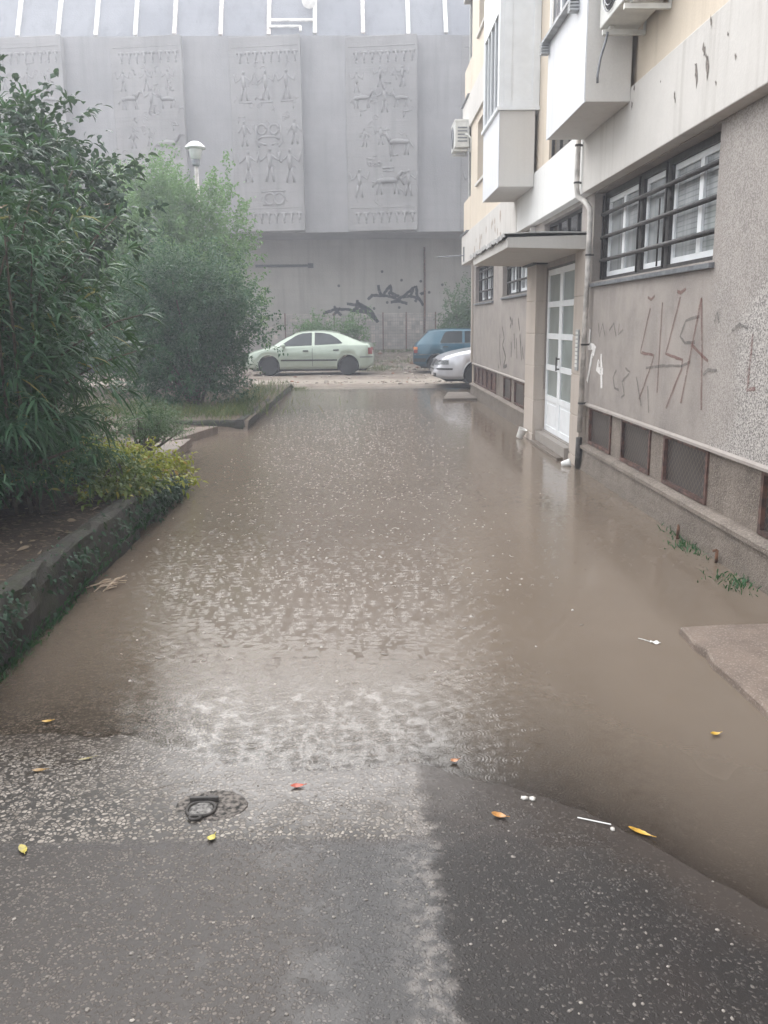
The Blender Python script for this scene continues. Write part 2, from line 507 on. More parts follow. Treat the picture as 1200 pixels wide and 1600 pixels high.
class MB:
    def __init__(s):
        s.v, s.f, s.mi = [], [], []

    def add(s, vs, fs, mi=0):
        b = len(s.v)
        s.v += [tuple(p) for p in vs]
        s.f += [tuple(b + i for i in f) for f in fs]
        s.mi += [mi] * len(fs)
        return s

    def box(s, x0, x1, y0, y1, z0, z1, mi=0):
        return s.add([(x0, y0, z0), (x1, y0, z0), (x1, y1, z0), (x0, y1, z0), (x0, y0, z1), (x1, y0, z1), (x1, y1, z1), (x0, y1, z1)],
                     [(0, 3, 2, 1), (4, 5, 6, 7), (0, 1, 5, 4), (1, 2, 6, 5), (2, 3, 7, 6), (3, 0, 4, 7)], mi)

    def prism(s, poly, axis, a, b, mi=0):
        """2-D polygon extruded along an axis from a to b"""
        def mk(p, h):
            if axis == 0:
                return (h, p[0], p[1])
            if axis == 1:
                return (p[0], h, p[1])
            return (p[0], p[1], h)
        n = len(poly)
        vs = [mk(p, a) for p in poly] + [mk(p, b) for p in poly]
        fs = [tuple(range(n))[::-1], tuple(range(n, 2 * n))] + [(i, (i + 1) % n, n + (i + 1) % n, n + i) for i in range(n)]
        return s.add(vs, fs, mi)

    def tube(s, path, r, n=8, mi=0, cap=True):
        path = [Vector(p) for p in path]
        rs = r if isinstance(r, (list, tuple)) else [r] * len(path)
        vs, fs = [], []
        ref = None
        for i, p in enumerate(path):
            d = (path[min(i + 1, len(path) - 1)] - path[max(i - 1, 0)]).normalized()
            if ref is None:
                ref = d.orthogonal().normalized()
            a = (ref - d * ref.dot(d))
            a = a.normalized() if a.length > 1e-6 else d.orthogonal().normalized()
            ref = a
            b = d.cross(a)
            for k in range(n):
                th = 2 * math.pi * k / n
                vs.append(p + (a * math.cos(th) + b * math.sin(th)) * rs[i])
        for i in range(len(path) - 1):
            for k in range(n):
                k2 = (k + 1) % n
                fs.append((i * n + k, i * n + k2, (i + 1) * n + k2, (i + 1) * n + k))
        if cap:
            fs.append(tuple(range(n))[::-1])
            fs.append(tuple(range((len(path) - 1) * n, len(path) * n)))
        return s.add(vs, fs, mi)

    def lathe(s, prof, c, axis=2, n=20, mi=0):
        """prof: list of (radius, height)"""
        vs, fs = [], []
        for r, h in prof:
            for k in range(n):
                th = 2 * math.pi * k / n
                q = (r * math.cos(th), r * math.sin(th), h)
                if axis == 1:
                    q = (q[0], q[2], q[1])
                elif axis == 0:
                    q = (q[2], q[0], q[1])
                vs.append((c[0] + q[0], c[1] + q[1], c[2] + q[2]))
        for i in range(len(prof) - 1):
            for k in range(n):
                k2 = (k + 1) % n
                fs.append((i * n + k, i * n + k2, (i + 1) * n + k2, (i + 1) * n + k))
        fs.append(tuple(range(n))[::-1])
        fs.append(tuple(range((len(prof) - 1) * n, len(prof) * n)))
        return s.add(vs, fs, mi)

    def build(s, name, mats, parent=None, smooth=False, bevel=0.0, fix=True):
        if not isinstance(mats, (list, tuple)):
            mats = [mats]
        org = Vector((0, 0, 0))
        p = parent
        while p is not None:
            if p.name in ORG:
                org = ORG[p.name]
                break
            p = p.parent
        me = bpy.data.meshes.new(name)
        me.from_pydata([(v[0] - org[0], v[1] - org[1], v[2] - org[2]) for v in s.v], [], s.f)
        for m in mats:
            me.materials.append(m)
        if len(mats) > 1:
            me.polygons.foreach_set('material_index', s.mi)
        if fix:
            bm = bmesh.new()
            bm.from_mesh(me)
            bmesh.ops.recalc_face_normals(bm, faces=bm.faces)
            bm.to_mesh(me)
            bm.free()
        if smooth:
            me.polygons.foreach_set('use_smooth', [True] * len(me.polygons))
        me.update()
        o = bpy.data.objects.new(name, me)
        COL.objects.link(o)
        if parent is not None:
            o.parent = parent
        if bevel:
            b = o.modifiers.new('bevel', 'BEVEL')
            b.width = bevel
            b.segments = 2
            b.limit_method = 'ANGLE'
        return o


def fbm(x, y, seed=0, oct=4):
    """cheap smooth pseudo noise, numpy"""
    r = np.random.default_rng(seed)
    out = np.zeros_like(np.asarray(x, float))
    amp = 1.0
    fr = 1.0
    for o in range(oct):
        for k in range(4):
            a = r.uniform(0, 6.28)
            ph = r.uniform(0, 6.28)
            f = fr * r.uniform(.7, 1.4)
            out = out + amp * np.sin(f * (x * math.cos(a) + y * math.sin(a)) + ph) * .5
        amp *= .5
        fr *= 2.1
    return out * .5


def grid_obj(name, xs, ys, zf, material, smooth=True, parent=None):
    X, Y = np.meshgrid(xs, ys)
    Z = zf(X, Y)
    nx, ny = len(xs), len(ys)
    vs = np.stack([X.ravel(), Y.ravel(), Z.ravel()], 1)
    idx = np.arange(nx * ny).reshape(ny, nx)
    fs = np.stack([idx[:-1, :-1].ravel(), idx[:-1, 1:].ravel(), idx[1:, 1:].ravel(), idx[1:, :-1].ravel()], 1)
    me = bpy.data.meshes.new(name)
    me.from_pydata(vs.tolist(), [], fs.tolist())
    me.materials.append(material)
    if smooth:
        me.polygons.foreach_set('use_smooth', [True] * len(me.polygons))
    o = bpy.data.objects.new(name, me)
    COL.objects.link(o)
    if parent:
        o.parent = parent
    return o


def ticks(*segs):
    out = []
    for a, b, st in segs:
        out += list(np.arange(a, b - 1e-6, st))
    out.append(segs[-1][1])
    return np.array(out)


# ------------------------------------------------------------------ ground, water, soil
SX = [-30, -1.8, -1.0, -.56, .05, .15, .42, .73, .95, 1.13, 2.5, 30]
SY = [3.5, 3.42, 3.30, 3.03, 2.97, 3.02, 2.86, 2.72, 2.42, 2.15, 1.2, 1.2]


def ground_z(X, Y):
    s = np.interp(X, SX, SY)
    d = Y - s
    z = np.where(d < 0, -d * .035, -d * .032)
    z = np.clip(z, -.16, .05)
    far = np.clip((Y - 17.5) / 7.0, 0, 1)
    far = far * far * (3 - 2 * far)
    z = z * (1 - far) + .035 * far
    bank = np.clip((Y - 31.5) / 4.5, 0, 1)
    z = z + bank * bank * (3 - 2 * bank) * .55
    near = np.clip(1 - np.abs(d) / 2.5, 0, 1)
    z = z + near * (.0022 * fbm(X * 6, Y * 6, 3) + .0007 * fbm(X * 18, Y * 18, 5, 3))
    z = z + np.clip((Y - 23) / 3, 0, 1) * .03 * fbm(X * 1.3, Y * 1.3, 8)
    return z


gx = ticks((-60, -10, 5), (-10, -2.6, .8), (-2.6, 2.7, .03), (2.7, 10, .8), (10, 60, 5))
gy = ticks((-15, .6, 1.2), (.6, 4.6, .03), (4.6, 12, .4), (12, 40, .35), (40, 72, 4))
tag(grid_obj('ground', gx, gy, ground_z, MT['ground']), kind='structure')

wx = ticks((-4.2, -2.0, .3), (-2.0, 2.5, .05), (2.5, 3.2, .2))
wy = ticks((1.4, 4.6, .04), (4.6, 25.2, .15))
water = grid_obj('water', wx, wy, lambda X, Y: X * 0, MT['water'])
X, Y = np.meshgrid(wx, wy)
dep = np.clip(-ground_z(X, Y), 0, 1).ravel()
at = water.data.attributes.new('depth', 'FLOAT', 'POINT')
at.data.foreach_set('value', dep.astype(np.float32))
tag(water, kind='structure')


def soil_z(X, Y):
    a = np.clip((Y - 7.4) / 1.6, 0, 1)
    b = np.clip((Y - 13.75) / .2, 0, 1)
    c = np.clip((Y - 22.3) / 1.2, 0, 1)
    z = .325 * (1 - a) + .055 * a
    z = z * (1 - b) + .15 * b
    z = z * (1 - c) + .0 * c
    edge = np.clip((X + 2.75) / .75, 0, 1) * a * (1 - b)
    z = z - edge * .16
    return z + .022 * fbm(X * 3, Y * 3, 21) + .04 * np.clip(-X - 3, 0, 1)


tag(grid_obj('soil', ticks((-25, -5, 1), (-5, -1.88, .06)), ticks((-3, 3, .5), (3, 24, .1)), soil_z, MT['soil']), kind='structure')

# ------------------------------------------------------------------ right-hand apartment building
B = thing('apartment_building', (2.5, 10, 0),
          'pale apartment block with white enclosed balconies, roughcast ground floor and white door', 'building')


def wall_x(mb, X0, X1, Y0, Y1, Z0, Z1, holes, mi=0):
    """wall slab facing -X with rectangular openings (y0,y1,z0,z1) and their reveals"""
    ys = sorted({Y0, Y1, *[c for h in holes for c in h[:2] if Y0 < c < Y1]})
    zs = sorted({Z0, Z1, *[c for h in holes for c in h[2:] if Z0 < c < Z1]})

    def hole(i, j):
        if i < 0 or j < 0 or i >= len(ys) - 1 or j >= len(zs) - 1:
            return True
        cy, cz = (ys[i] + ys[i + 1]) / 2, (zs[j] + zs[j + 1]) / 2
        return any(h[0] < cy < h[1] and h[2] < cz < h[3] for h in holes)
    for i in range(len(ys) - 1):
        for j in range(len(zs) - 1):
            if hole(i, j):
                continue
            a, b, c, d = ys[i], ys[i + 1], zs[j], zs[j + 1]
            mb.add([(X0, a, c), (X0, b, c), (X0, b, d), (X0, a, d)], [(0, 3, 2, 1)], mi)
            mb.add([(X1, a, c), (X1, b, c), (X1, b, d), (X1, a, d)], [(0, 1, 2, 3)], mi)
            if hole(i - 1, j):
                mb.add([(X0, a, c), (X1, a, c), (X1, a, d), (X0, a, d)], [(0, 1, 2, 3)], mi)
            if hole(i + 1, j):
                mb.add([(X0, b, c), (X1, b, c), (X1, b, d), (X0, b, d)], [(0, 3, 2, 1)], mi)
            if hole(i, j - 1):
                mb.add([(X0, a, c), (X0, b, c), (X1, b, c), (X1, a, c)], [(0, 1, 2, 3)], mi)
            if hole(i, j + 1):
                mb.add([(X0, a, d), (X0, b, d), (X1, b, d), (X1, a, d)], [(0, 3, 2, 1)], mi)


YN, YG, YF = -5.0, 20.2, 21.55
GW = [(6.36, 9.71, 2.07, 2.99), (13.0, 15.92, 2.10, 2.88), (17.05, 19.75, 2.08, 2.84), (1.0, 4.3, 2.07, 2.99)]
DOORH = (10.32, 12.10, .16, 2.36)
STAIRL = (10.25, 12.35, 2.62, 2.95)
mb = MB()
wall_x(mb, 2.5, 2.74, YN, YG, .735, 3.05, GW + [(DOORH[0], DOORH[1], .7, DOORH[3]), STAIRL])
mb.build('ground_floor_wall', MT['wall'], B, fix=False)
MB().prism([(2.478, .725), (2.53, .725), (2.53, .738), (2.4985, .76), (2.478, .745)], 1, YN, 9.84).prism(
    [(2.478, .725), (2.53, .725), (2.53, .738), (2.4985, .76), (2.478, .745)], 1, 12.81, YG).build('drip_edge', mat_paint('drip_edge', (.36, .325, .30), .5), B)
BW = [(6.24, 7.20, .30, .725), (7.55, 8.42, .30, .725), (8.79, 9.66, .30, .725), (4.40, 5.36, .30, .725), (2.6, 3.5, .30, .725),
      (16.67, 19.93, .30, .705), (14.95, 15.75, .30, .705), (13.66, 14.60, .30, .705), (12.98, 13.56, .30, .705)]
mb = MB()
wall_x(mb, 2.53, 2.72, YN, YG, .28, .735, BW + [(DOORH[0], DOORH[1], .2, .8)])
wall_x(mb, 2.525, 2.72, YN, YG, -.3, .28, [(DOORH[0], DOORH[1], .16, .4)])
# sloping ledge under the cellar windows and the rough footing below it
mb.prism([(2.44, .245), (2.56, .245), (2.56, .30), (2.50, .297), (2.44, .275)], 1, YN, 9.84)
mb.prism([(2.44, .245), (2.56, .245), (2.56, .30), (2.50, .297), (2.44, .275)], 1, 12.81, YG + .03)
mb.prism([(2.40, -.3), (2.55, -.3), (2.55, .243), (2.475, .243), (2.465, .1)], 1, YN, 9.84)
mb.prism([(2.43, -.3), (2.55, -.3), (2.55, .243), (2.475, .243), (2.465, .1)], 1, 12.81, YG + .02)
mb.build('plinth', MT['plinth'], B, fix=False)
# far end wall of the ground floor and its stone corner strip
MB().box(2.745, 11, YG - .3, YG - .02, -.3, 3.0).box(2.5, 2.745, YG + .001, YG + .03, -.3, 3.0).build('end_wall', MT['cream'], B)
MB().box(2.46, 2.499, YG - .11, YG + .03, .76, 2.99).build('corner_strip', MT['stone'], B)
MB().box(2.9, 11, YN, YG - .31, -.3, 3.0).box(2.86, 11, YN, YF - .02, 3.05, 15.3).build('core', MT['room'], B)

# bands (parapet-like concrete strips), cream walls, floor by floor
FL = 2.85
BANDX = 2.38
STAIR = (10.40, 11.85)
for k in range(4):
    zb = 3.0 + FL * k
    for (a, b, m, x) in ((YN, 9.80, 'band', BANDX), (9.80, 13.9, 'band_white', BANDX + .004), (13.9, YF, 'band', BANDX)):
        mb = MB().box(x, 2.84, a + (.006 if a > YN else 0), b, zb, zb + .66)
        o = mb.build('facade_band', MT[m], B, bevel=.008)
    holes = [(STAIR[0], STAIR[1], zb + .68, zb + FL - .002), (17.9, 19.13, zb + 1.49, zb + 2.69), (3.0, 5.0, zb + 1.5, zb + 2.7), (-2, 1.5, zb + 1.5, zb + 2.7)]
    mb = MB()
    wall_x(mb, 2.43, 2.66, YN, 20.25, zb + .66, zb + FL, holes)
    mb.build('upper_wall', MT['cream'], B, fix=False)
    MB().box(2.425, 2.70, 20.252, YF - .02, zb + .66, zb + 1.42).build('balcony_parapet', MT['cream'], B, bevel=.006)
    # corner loggia glazing
    fr = MB().box(2.52, 2.58, 20.27, 20.33, zb + 1.42, zb + FL).box(2.52, 2.58, YF - .1, YF - .04, zb + 1.42, zb + FL).box(2.52, 2.58, 20.86, 20.92, zb + 1.42, zb + FL)
    fr.box(2.515, 2.585, 20.26, YF - .03, zb + 1.42, zb + 1.48)
    w = fr.build('loggia_glazing', MT['acwhite'], B)
    MB().box(2.545, 2.555, 20.26, YF - .04, zb + 1.48, zb + FL).build('pane', MT['glass'], w)
    MB().box(2.60, 2.62, 20.26, YF - .04, zb + 1.42, zb + FL).build('curtain', MT['curtain'], w)
    # dark metal cap on the band at the far corner
    MB().box(2.345, 2.50, 20.3, YF + .05, zb + .662, zb + .69).build('band_cap', MT['sheet'], B)
MB().box(2.2, 11.3, YN - .2, YF + .2, 14.4, 14.75).build('roof', MT['sheet'], B)


def upvc_window(parent, X, Y0, Y1, Z0, Z1, cols, rows=1, th=.055, frame='upvc', curtain='curtain', depth=.10, name='window', back=.07):
    mb = MB()
    mb.box(X, X + .06, Y0, Y1, Z0, Z0 + th).box(X, X + .06, Y0, Y1, Z1 - th, Z1)
    ws = (Y1 - Y0 - th) / cols
    for i in range(cols + 1):
        mb.box(X + .002, X + .058, Y0 + ws * i, Y0 + ws * i + th, Z0 + th, Z1 - th)
    hs_ = (Z1 - Z0 - th) / rows
    for j in range(1, rows):
        mb.box(X + .004, X + .056, Y0 + th, Y1 - th, Z0 + hs_ * j, Z0 + hs_ * j + th * .8)
    w = mb.build(name, MT[frame], parent)
    MB().box(X + .026, X + .032, Y0 + th * .5, Y1 - th * .5, Z0 + th * .5, Z1 - th * .5).build('pane', MT['glass'], w)
    if curtain:
        n = max(8, int((Y1 - Y0) / .06))
        vs, fs = [], []
        for i in range(n + 1):
            yy = Y0 + .01 + (Y1 - Y0 - .02) * i / n
            xx = X + back + .012 * math.sin(i * 1.9)
            vs += [(xx, yy, Z0 + .01), (xx, yy, Z1 - .01)]
        for i in range(n):
            fs.append((2 * i, 2 * i + 2, 2 * i + 3, 2 * i + 1))
        MB().add(vs, fs).build('curtain', MT[curtain], w, smooth=True, fix=False)
    return w


MT['blind'] = mat_paint('pale_blind', (.74, .75, .76), .2, 1.0)
MT['graypane'] = mat_plain('frosted_grey', (.36, .40, .38), .25, .15, 3)


def mat_netpane():
    t = T('net_curtained_pane')
    x, y, z = t.xyz()
    fold = t.ramp(t.noise(1, 4, .6, t.scale((1, 6, .25))), .35, .65)
    sl = t.ramp(t.math('ABSOLUTE', t.math('SUBTRACT', t.math('FRACT', t.math('MULTIPLY', z, 24)), .5)), .30, .48)
    c = t.mix(fold, (.20, .215, .225), (.36, .375, .38))
    c = t.mix(t.math('MULTIPLY', sl, t.ramp(t.noise(1.1, 2), .45, .6, 0, .6)), c, (.12, .13, .14))
    return t.end(t.prin(c, .07, t.bump(t.noise(2.5, 2), .05, .02), Specular_IOR_Level=.6))


MT['netpane'] = mat_netpane()


def barred_window(h, X, bays, bars, split):
    """ground-floor window: dark steel frame with mullions, white sashes, horizontal bars in front"""
    Y0, Y1, Z0, Z1 = h
    mb = MB()
    t = .06
    mb.box(X - .03, X + .05, Y0, Y1, Z0, Z0 + .05).box(X - .03, X + .05, Y0, Y1, Z1 - .06, Z1)
    mb.box(X - .03, X + .05, Y0, Y0 + t, Z0 + .05, Z1 - .06).box(X - .03, X + .05, Y1 - t, Y1, Z0 + .05, Z1 - .06)
    edges = [Y0 + t] + [Y0 + (Y1 - Y0) * f for f in bays] + [Y1 - t]
    for e in edges[1:-1]:
        mb.box(X - .03, X + .05, e - .045, e + .045, Z0 + .05, Z1 - .06)
    w = mb.build('window', MT['darkframe'], B)
    sash = MB()
    for i in range(len(edges) - 1):
        a = edges[i] + (.045 if i else 0)
        b = edges[i + 1] - (.045 if i < len(edges) - 2 else 0)
        z0, z1 = Z0 + .052, Z1 - .062
        for (p, q, r_, s_) in ((a, b, z0, z0 + .05), (a, b, z1 - .05, z1), (a, a + .045, z0 + .05, z1 - .05), (b - .045, b, z0 + .05, z1 - .05)):
            sash.box(X, X + .045, p, q, r_, s_)
        if split[i]:
            m = (a + b) / 2
            sash.box(X - .004, X + .042, m - .04, m + .04, z0 + .05, z1 - .05)
    sash.build('sash', MT['upvc'], w)
    MB().box(X + .018, X + .024, edges[0], edges[-1], Z0 + .06, Z1 - .07).build('pane', MT['netpane'], w)
    g = MB()
    for f in bars:
        zz = Z0 + (Z1 - Z0) * f
        g.tube([(X - .055, Y0 + .01, zz), (X - .055, Y1 - .01, zz)], .021, 8)
    for e in [Y0 + t / 2] + edges[1:-1] + [Y1 - t / 2]:
        g.tube([(X - .056, e, Z0 + .03), (X - .056, e, Z1 - .03)], .011, 6)
    if split[0] == 2:
        m = (edges[1] + edges[2]) / 2 - .2
        g.tube([(X - .05, m, Z0 + .05), (X - .05, m, Z1 - .3)], .008, 6)
    g.build('grille', MT['darkframe'], w, smooth=True)
    MB().prism([(2.46, Z0 - .055), (2.66, Z0 - .055), (2.66, Z0 + .002), (2.46, Z0 - .02)], 1, Y0 - .04, Y1 + .04).build('sill', MT['sheet'], w)


barred_window(GW[0], 2.645, (.40, .62), (.24, .50, .76), (2, 0, 1))
barred_window(GW[1], 2.645, (.33, .66), (.3, .62), (1, 1, 1))
barred_window(GW[2], 2.645, (.33, .66), (.3, .62, .85), (1, 1, 1))
barred_window(GW[3], 2.645, (.40, .62), (.24, .50, .76), (2, 0, 1))

for i, (a, b, c, d) in enumerate(BW):
    far = i >= 5
    t = .035
    mb = MB()
    mb.box(2.515, 2.565, a, b, c + .004, c + t).box(2.515, 2.565, a, b, d - t, d - .002)
    ys = [a, b - t]
    if b - a > 2:
        ys += [a + (b - a) * f for f in (.2, .4, .6, .8)]
    for y_ in ys:
        mb.box(2.515, 2.565, y_, y_ + t, c + t, d - t)
    w = mb.build('basement_window', MT['rustframe'], B)
    MB().box(2.545, 2.553, a + t * .5, b - t * .5, c + t * .5, d - t * .5).build('wire_pane', MT['meshpane'] if not (b - a > 2) else MT['rustframe'], w)

# upper windows
for k in range(4):
    zb = 3.0 + FL * k
    w = upvc_window(B, 2.56, 17.92, 19.11, zb + 1.5, zb + 2.68, 2)
    MB().box(2.38, 2.56, 17.86, 19.17, zb + 1.44, zb + 1.485).build('sill', MT['greige'], w)
    upvc_window(B, 2.56, 3.02, 4.98, zb + 1.51, zb + 2.69, 3)
    upvc_window(B, 2.56, -1.98, 1.48, zb + 1.51, zb + 2.69, 4)
    # staircase glazing: tall dark-framed strip
    mb = MB()
    for y_ in (10.41, 10.87, 11.33, 11.80):
        mb.box(2.46, 2.50, y_, y_ + .04, zb + .69, zb + FL - .01)
    mb.box(2.461, 2.499, 10.45, 11.80, zb + .69, zb + .73).box(2.461, 2.499, 10.45, 11.80, zb + 1.7, zb + 1.74)
    w = mb.build('stair_window', MT['darkframe'], B)
    MB().box(2.476, 2.482, 10.42, 11.83, zb + .7, zb + FL - .02).build('pane', MT['glass'], w)
    MB().box(2.52, 2.53, 10.41, 11.84, zb + .69, zb + FL - .01).build('frosted_sheet', MT['graypane'], w)
mb = MB()
for y_ in (10.26, 10.75, 11.25, 11.78, 12.3):
    mb.box(2.57, 2.62, y_, y_ + .045, 2.63, 2.94)
mb.box(2.572, 2.618, 10.26, 12.345, 2.622, 2.66).box(2.572, 2.618, 10.26, 12.345, 2.91, 2.948)
w = mb.build('stair_window', MT['darkframe'], B)
MB().box(2.59, 2.596, 10.26, 12.34, 2.63, 2.94).build('pane', MT['glass'], w)
MB().box(2.66, 2.67, 10.26, 12.34, 2.63, 2.94).build('frosted_sheet', MT['graypane'], w)

# enclosed balcony (far) and big balcony (near): the two boxes over the alley
for k in range(4):
    dz = FL * k
    # far white enclosed balcony
    x0, ya, yb = 1.885, 12.575, 14.16
    z0, zs, zt = 3.48 + dz, 4.46 + dz, 3.48 + FL + dz
    o = MB().box(x0 + .012, 2.379, ya + .004, yb, z0, zs).build('enclosed_balcony', MT['greige'], B, bevel=.006)
    MB().box(x0, x0 + .011, ya, yb - .004, z0 - .004, zs).build('front_panel', MT['white'], o)
    MB().box(x0 - .035, 2.43, ya - .035, yb + .02, zs + .001, zs + .045).build('ledge', MT['upvc'], o)
    hd = zt - .62
    sh = MB()
    sh.box(x0 - .012, x0 + .05, ya - .012, ya + .12, zs + .046, zt - .002)      # corner post
    sh.box(x0 - .010, x0 + .05, yb - .07, yb, zs + .046, zt - .002)
    sh.box(x0 - .008, x0 + .05, ya + .12, yb - .07, hd, zt - .002)              # white spandrel above the window
    sh.box(x0 + .05, 2.43, ya, ya + .05, zs + .046, zt - .002)                  # side wall facing the viewer
    sh.box(x0 + .05, x0 + .16, ya - .016, ya - .001, zs + .046, zt - .002)
    sh.box(2.33, 2.425, ya - .016, ya - .001, zs + .046, zt - .002)
    sh.box(x0 + .16, 2.33, ya - .014, ya - .001, zs + .046, zs + .12)
    sh.box(x0 + .16, 2.33, ya - .014, ya - .001, zt - .42, zt - .002)
    sh.box(x0 + .05, 2.43, yb - .05, yb - .002, zs + .046, zt - .002)
    sh.build('upper_casing', MT['upvc'], o, bevel=.004)
    wdw = MB()
    for y_ in (ya + .125, ya + .48, ya + .86, ya + 1.16, yb - .115):
        wdw.box(x0 + .0, x0 + .04, y_, y_ + .045, zs + .05, hd)
    wdw.box(x0 + .001, x0 + .039, ya + .12, yb - .07, zs + .05, zs + .10)
    wdw.build('window_frame', MT['upvc'], o)
    MB().box(x0 + .022, x0 + .028, ya + .12, yb - .07, zs + .05, hd).build('pane', MT['glass'], o)
    MB().box(x0 + .07, x0 + .08, ya + .06, yb - .06, zs + .05, hd).build('curtain', MT['blind'], o)
    # near balcony
    x0, ya, yb = 1.97, 8.16, 9.78
    z0, zs, zt = 3.54 + dz, 4.50 + dz, 3.54 + FL + dz
    hi = zt - .55
    b2 = MB().box(x0 + .012, 2.379 if k == 0 else 2.42, ya, yb - .004, z0, zs)
    b2.box(x0 + .012, 2.42, ya, ya + .12, zs, zt).box(x0 + .012, 2.42, yb - .12, yb - .004, zs, zt).box(x0 + .05, 2.42, ya + .12, yb - .12, hi, zt - .001)
    o = b2.build('balcony', MT['greige'], B, bevel=.006)
    fp = MB().box(x0, x0 + .0115, ya + .002, yb, z0 - .004, zs).box(x0, x0 + .0115, ya + .002, ya + .32, zs, zt - .006).box(x0, x0 + .0115, ya + .32, yb, hi, zt - .006)
    fp.build('front_panel', MT['white'], o)
    wdw = MB()
    for y_ in (ya + .32, ya + .70, ya + 1.06, yb - .06):
        wdw.box(x0 + .004, x0 + .045, y_, y_ + .05, zs + .002, hi)
    wdw.box(x0 + .005, x0 + .044, ya + .32, yb - .01, zs + .002, zs + .06)
    wdw.build('window_frame', MT['upvc'], o)
    MB().box(x0 + .022, x0 + .028, ya + .30, yb - .02, zs, hi).build('pane', MT['glass'], o)
    MB().box(x0 + .07, x0 + .08, ya + .14, yb - .14, zs, hi).build('curtain', MT['blind'], o)
    sl = MB().box(x0 - .075, x0 - .001, ya + .30, yb + .04, zs - .03, zs + .0)
    for y_ in (ya + .29, yb - .06):
        for i in range(4):
            sl.box(x0 - .085, x0 - .002, y_, y_ + .10, zs - .13 + .027 * i, zs - .112 + .027 * i)
    sl.build('window_ledge', MT['ledge'], o)

# chipped patches on the near band
ch = MB()
for (cy, cz, w_, h_) in ((6.45, 3.47, .035, .075), (6.58, 3.37, .03, .11), (6.38, 3.36, .035, .09), (6.36, 3.62, .02, .05), (6.05, 3.45, .012, .02), (8.1, 3.5, .03, .05),
                         (7.0, 3.30, .018, .05), (6.2, 3.2, .012, .02), (5.9, 3.28, .014, .025), (8.05, 3.62, .025, .035), (7.35, 3.5, .01, .012)):
    n = 13
    pts = [(cy + w_ * (.35 + random.random() * .9) * math.cos(2 * math.pi * i / n) + .25 * h_ * math.sin(2 * math.pi * i / n),
            cz + h_ * (.35 + random.random() * .9) * math.sin(2 * math.pi * i / n)) for i in range(n)]
    ch.add([(2.3775, p[0], p[1]) for p in pts], [tuple(range(n))[::-1]])
ch.build('chipped_plaster', mat_plain('bare_chip', (.20, .175, .155), .9, .3, 60, .5), B, fix=False)
ch = MB()
for i in range(16):
    cy = random.uniform(15.3, 19.3)
    cz = random.uniform(3.06, 3.45)
    n = 8
    w_, h_ = random.uniform(.03, .10), random.uniform(.04, .13)
    ch.add([(2.3775, cy + w_ * (.5 + random.random() * .6) * math.cos(2 * math.pi * i2 / n), cz + h_ * (.5 + random.random() * .6) * math.sin(2 * math.pi * i2 / n)) for i2 in range(n)], [tuple(range(n))[::-1]])
ch.build('chipped_plaster', mat_plain('rust_chip', (.40, .31, .25), .9, .3, 40, .5), B, fix=False)

# entrance: door, pillars, step, canopy
mb = MB()
zz = [.115, .58, 1.05, 1.49, 1.93, 2.415]
for a, b, x in ((2.36, 2.50, 12.12),):
    for i in range(5):
        mb.box(2.36, 2.60, 12.12, 12.80, zz[i] + .004, zz[i + 1] - .004)
mb.box(2.368, 2.59, 12.128, 12.79, -.3, 2.44)
mb.box(2.355, 2.6, 12.115, 12.805, -.3, .11)
mb.build('stone_pillar', MT['stone'], B, bevel=.006)
mb = MB()
for i in range(5):
    mb.box(2.452, 2.60, 9.85, 10.30, zz[i] + .004, zz[i + 1] - .004)
mb.box(2.46, 2.59, 9.858, 10.292, -.3, 2.44).box(2.447, 2.6, 9.845, 10.305, -.3, .11)
mb.build('stone_pillar', MT['stone'], B, bevel=.006)
MB().box(2.30, 2.6, 12.05, 12.86, 2.415, 2.445).build('pillar_cap', MT['darkframe'], B)
mb = MB()
dx = 2.52
dy0, dy1, dz0, dz1 = 10.46, 12.09, .175, 2.33
cols = [(dy0, (dy0 + dy1) / 2 - .004), ((dy0 + dy1) / 2 + .004, dy1)]
rows = 5
st = .075
gl = MB()
pn = MB()
hh = (dz1 - dz0 - st) / rows
for (a, b) in cols:
    mb.box(dx, dx + .05, a, a + st, dz0, dz1).box(dx, dx + .05, b - st, b, dz0, dz1)
    for j in range(rows + 1):
        mb.box(dx + .001, dx + .049, a + st, b - st, dz0 + hh * j, dz0 + hh * j + st)
    gl.box(dx + .02, dx + .028, a + st * .6, b - st * .6, dz0 + hh + st * .5, dz1 - st * .5)
    pn.box(dx + .012, dx + .032, a + st * .6, b - st * .6, dz0 + st * .5, dz0 + hh + st * .5)
    pn.box(dx + .006, dx + .012, a + st + .04, b - st - .04, dz0 + st + .04, dz0 + hh - .04)
door = mb.build('door', MT['upvc'], B, bevel=.004)
gl.build('pane', mat_plain('frosted_door_glass', (.21, .235, .225), .28, .15, 2), door)
pn.build('door_panel', MT['upvc'], door)
MB().box(dx - .05, dx - .035, 11.24, 11.265, 1.03, 1.20).box(dx - .04, dx, 11.245, 11.26, 1.04, 1.06).box(dx - .04, dx, 11.245, 11.26, 1.17, 1.19).build('door_handle', MT['iron'], door)
MB().box(dx + .012, dx + .2, 10.305, 10.455, .16, 2.35).box(dx, dx + .2, 10.32, 12.10, 2.335, 2.37).build('door_reveal', mat_plain('reveal_grey', (.11, .105, .10), .6, .2), B)
MB().box(2.40, 2.52, 10.31, 12.11, -.2, .158).box(2.49, 2.56, 10.31, 12.11, .158, .172).build('doorstep', MT['step'], B, bevel=.01)
MB().box(2.32, 2.45, 10.35, 12.05, -.25, .035).build('doorstep', MT['plinth'], B, bevel=.01)

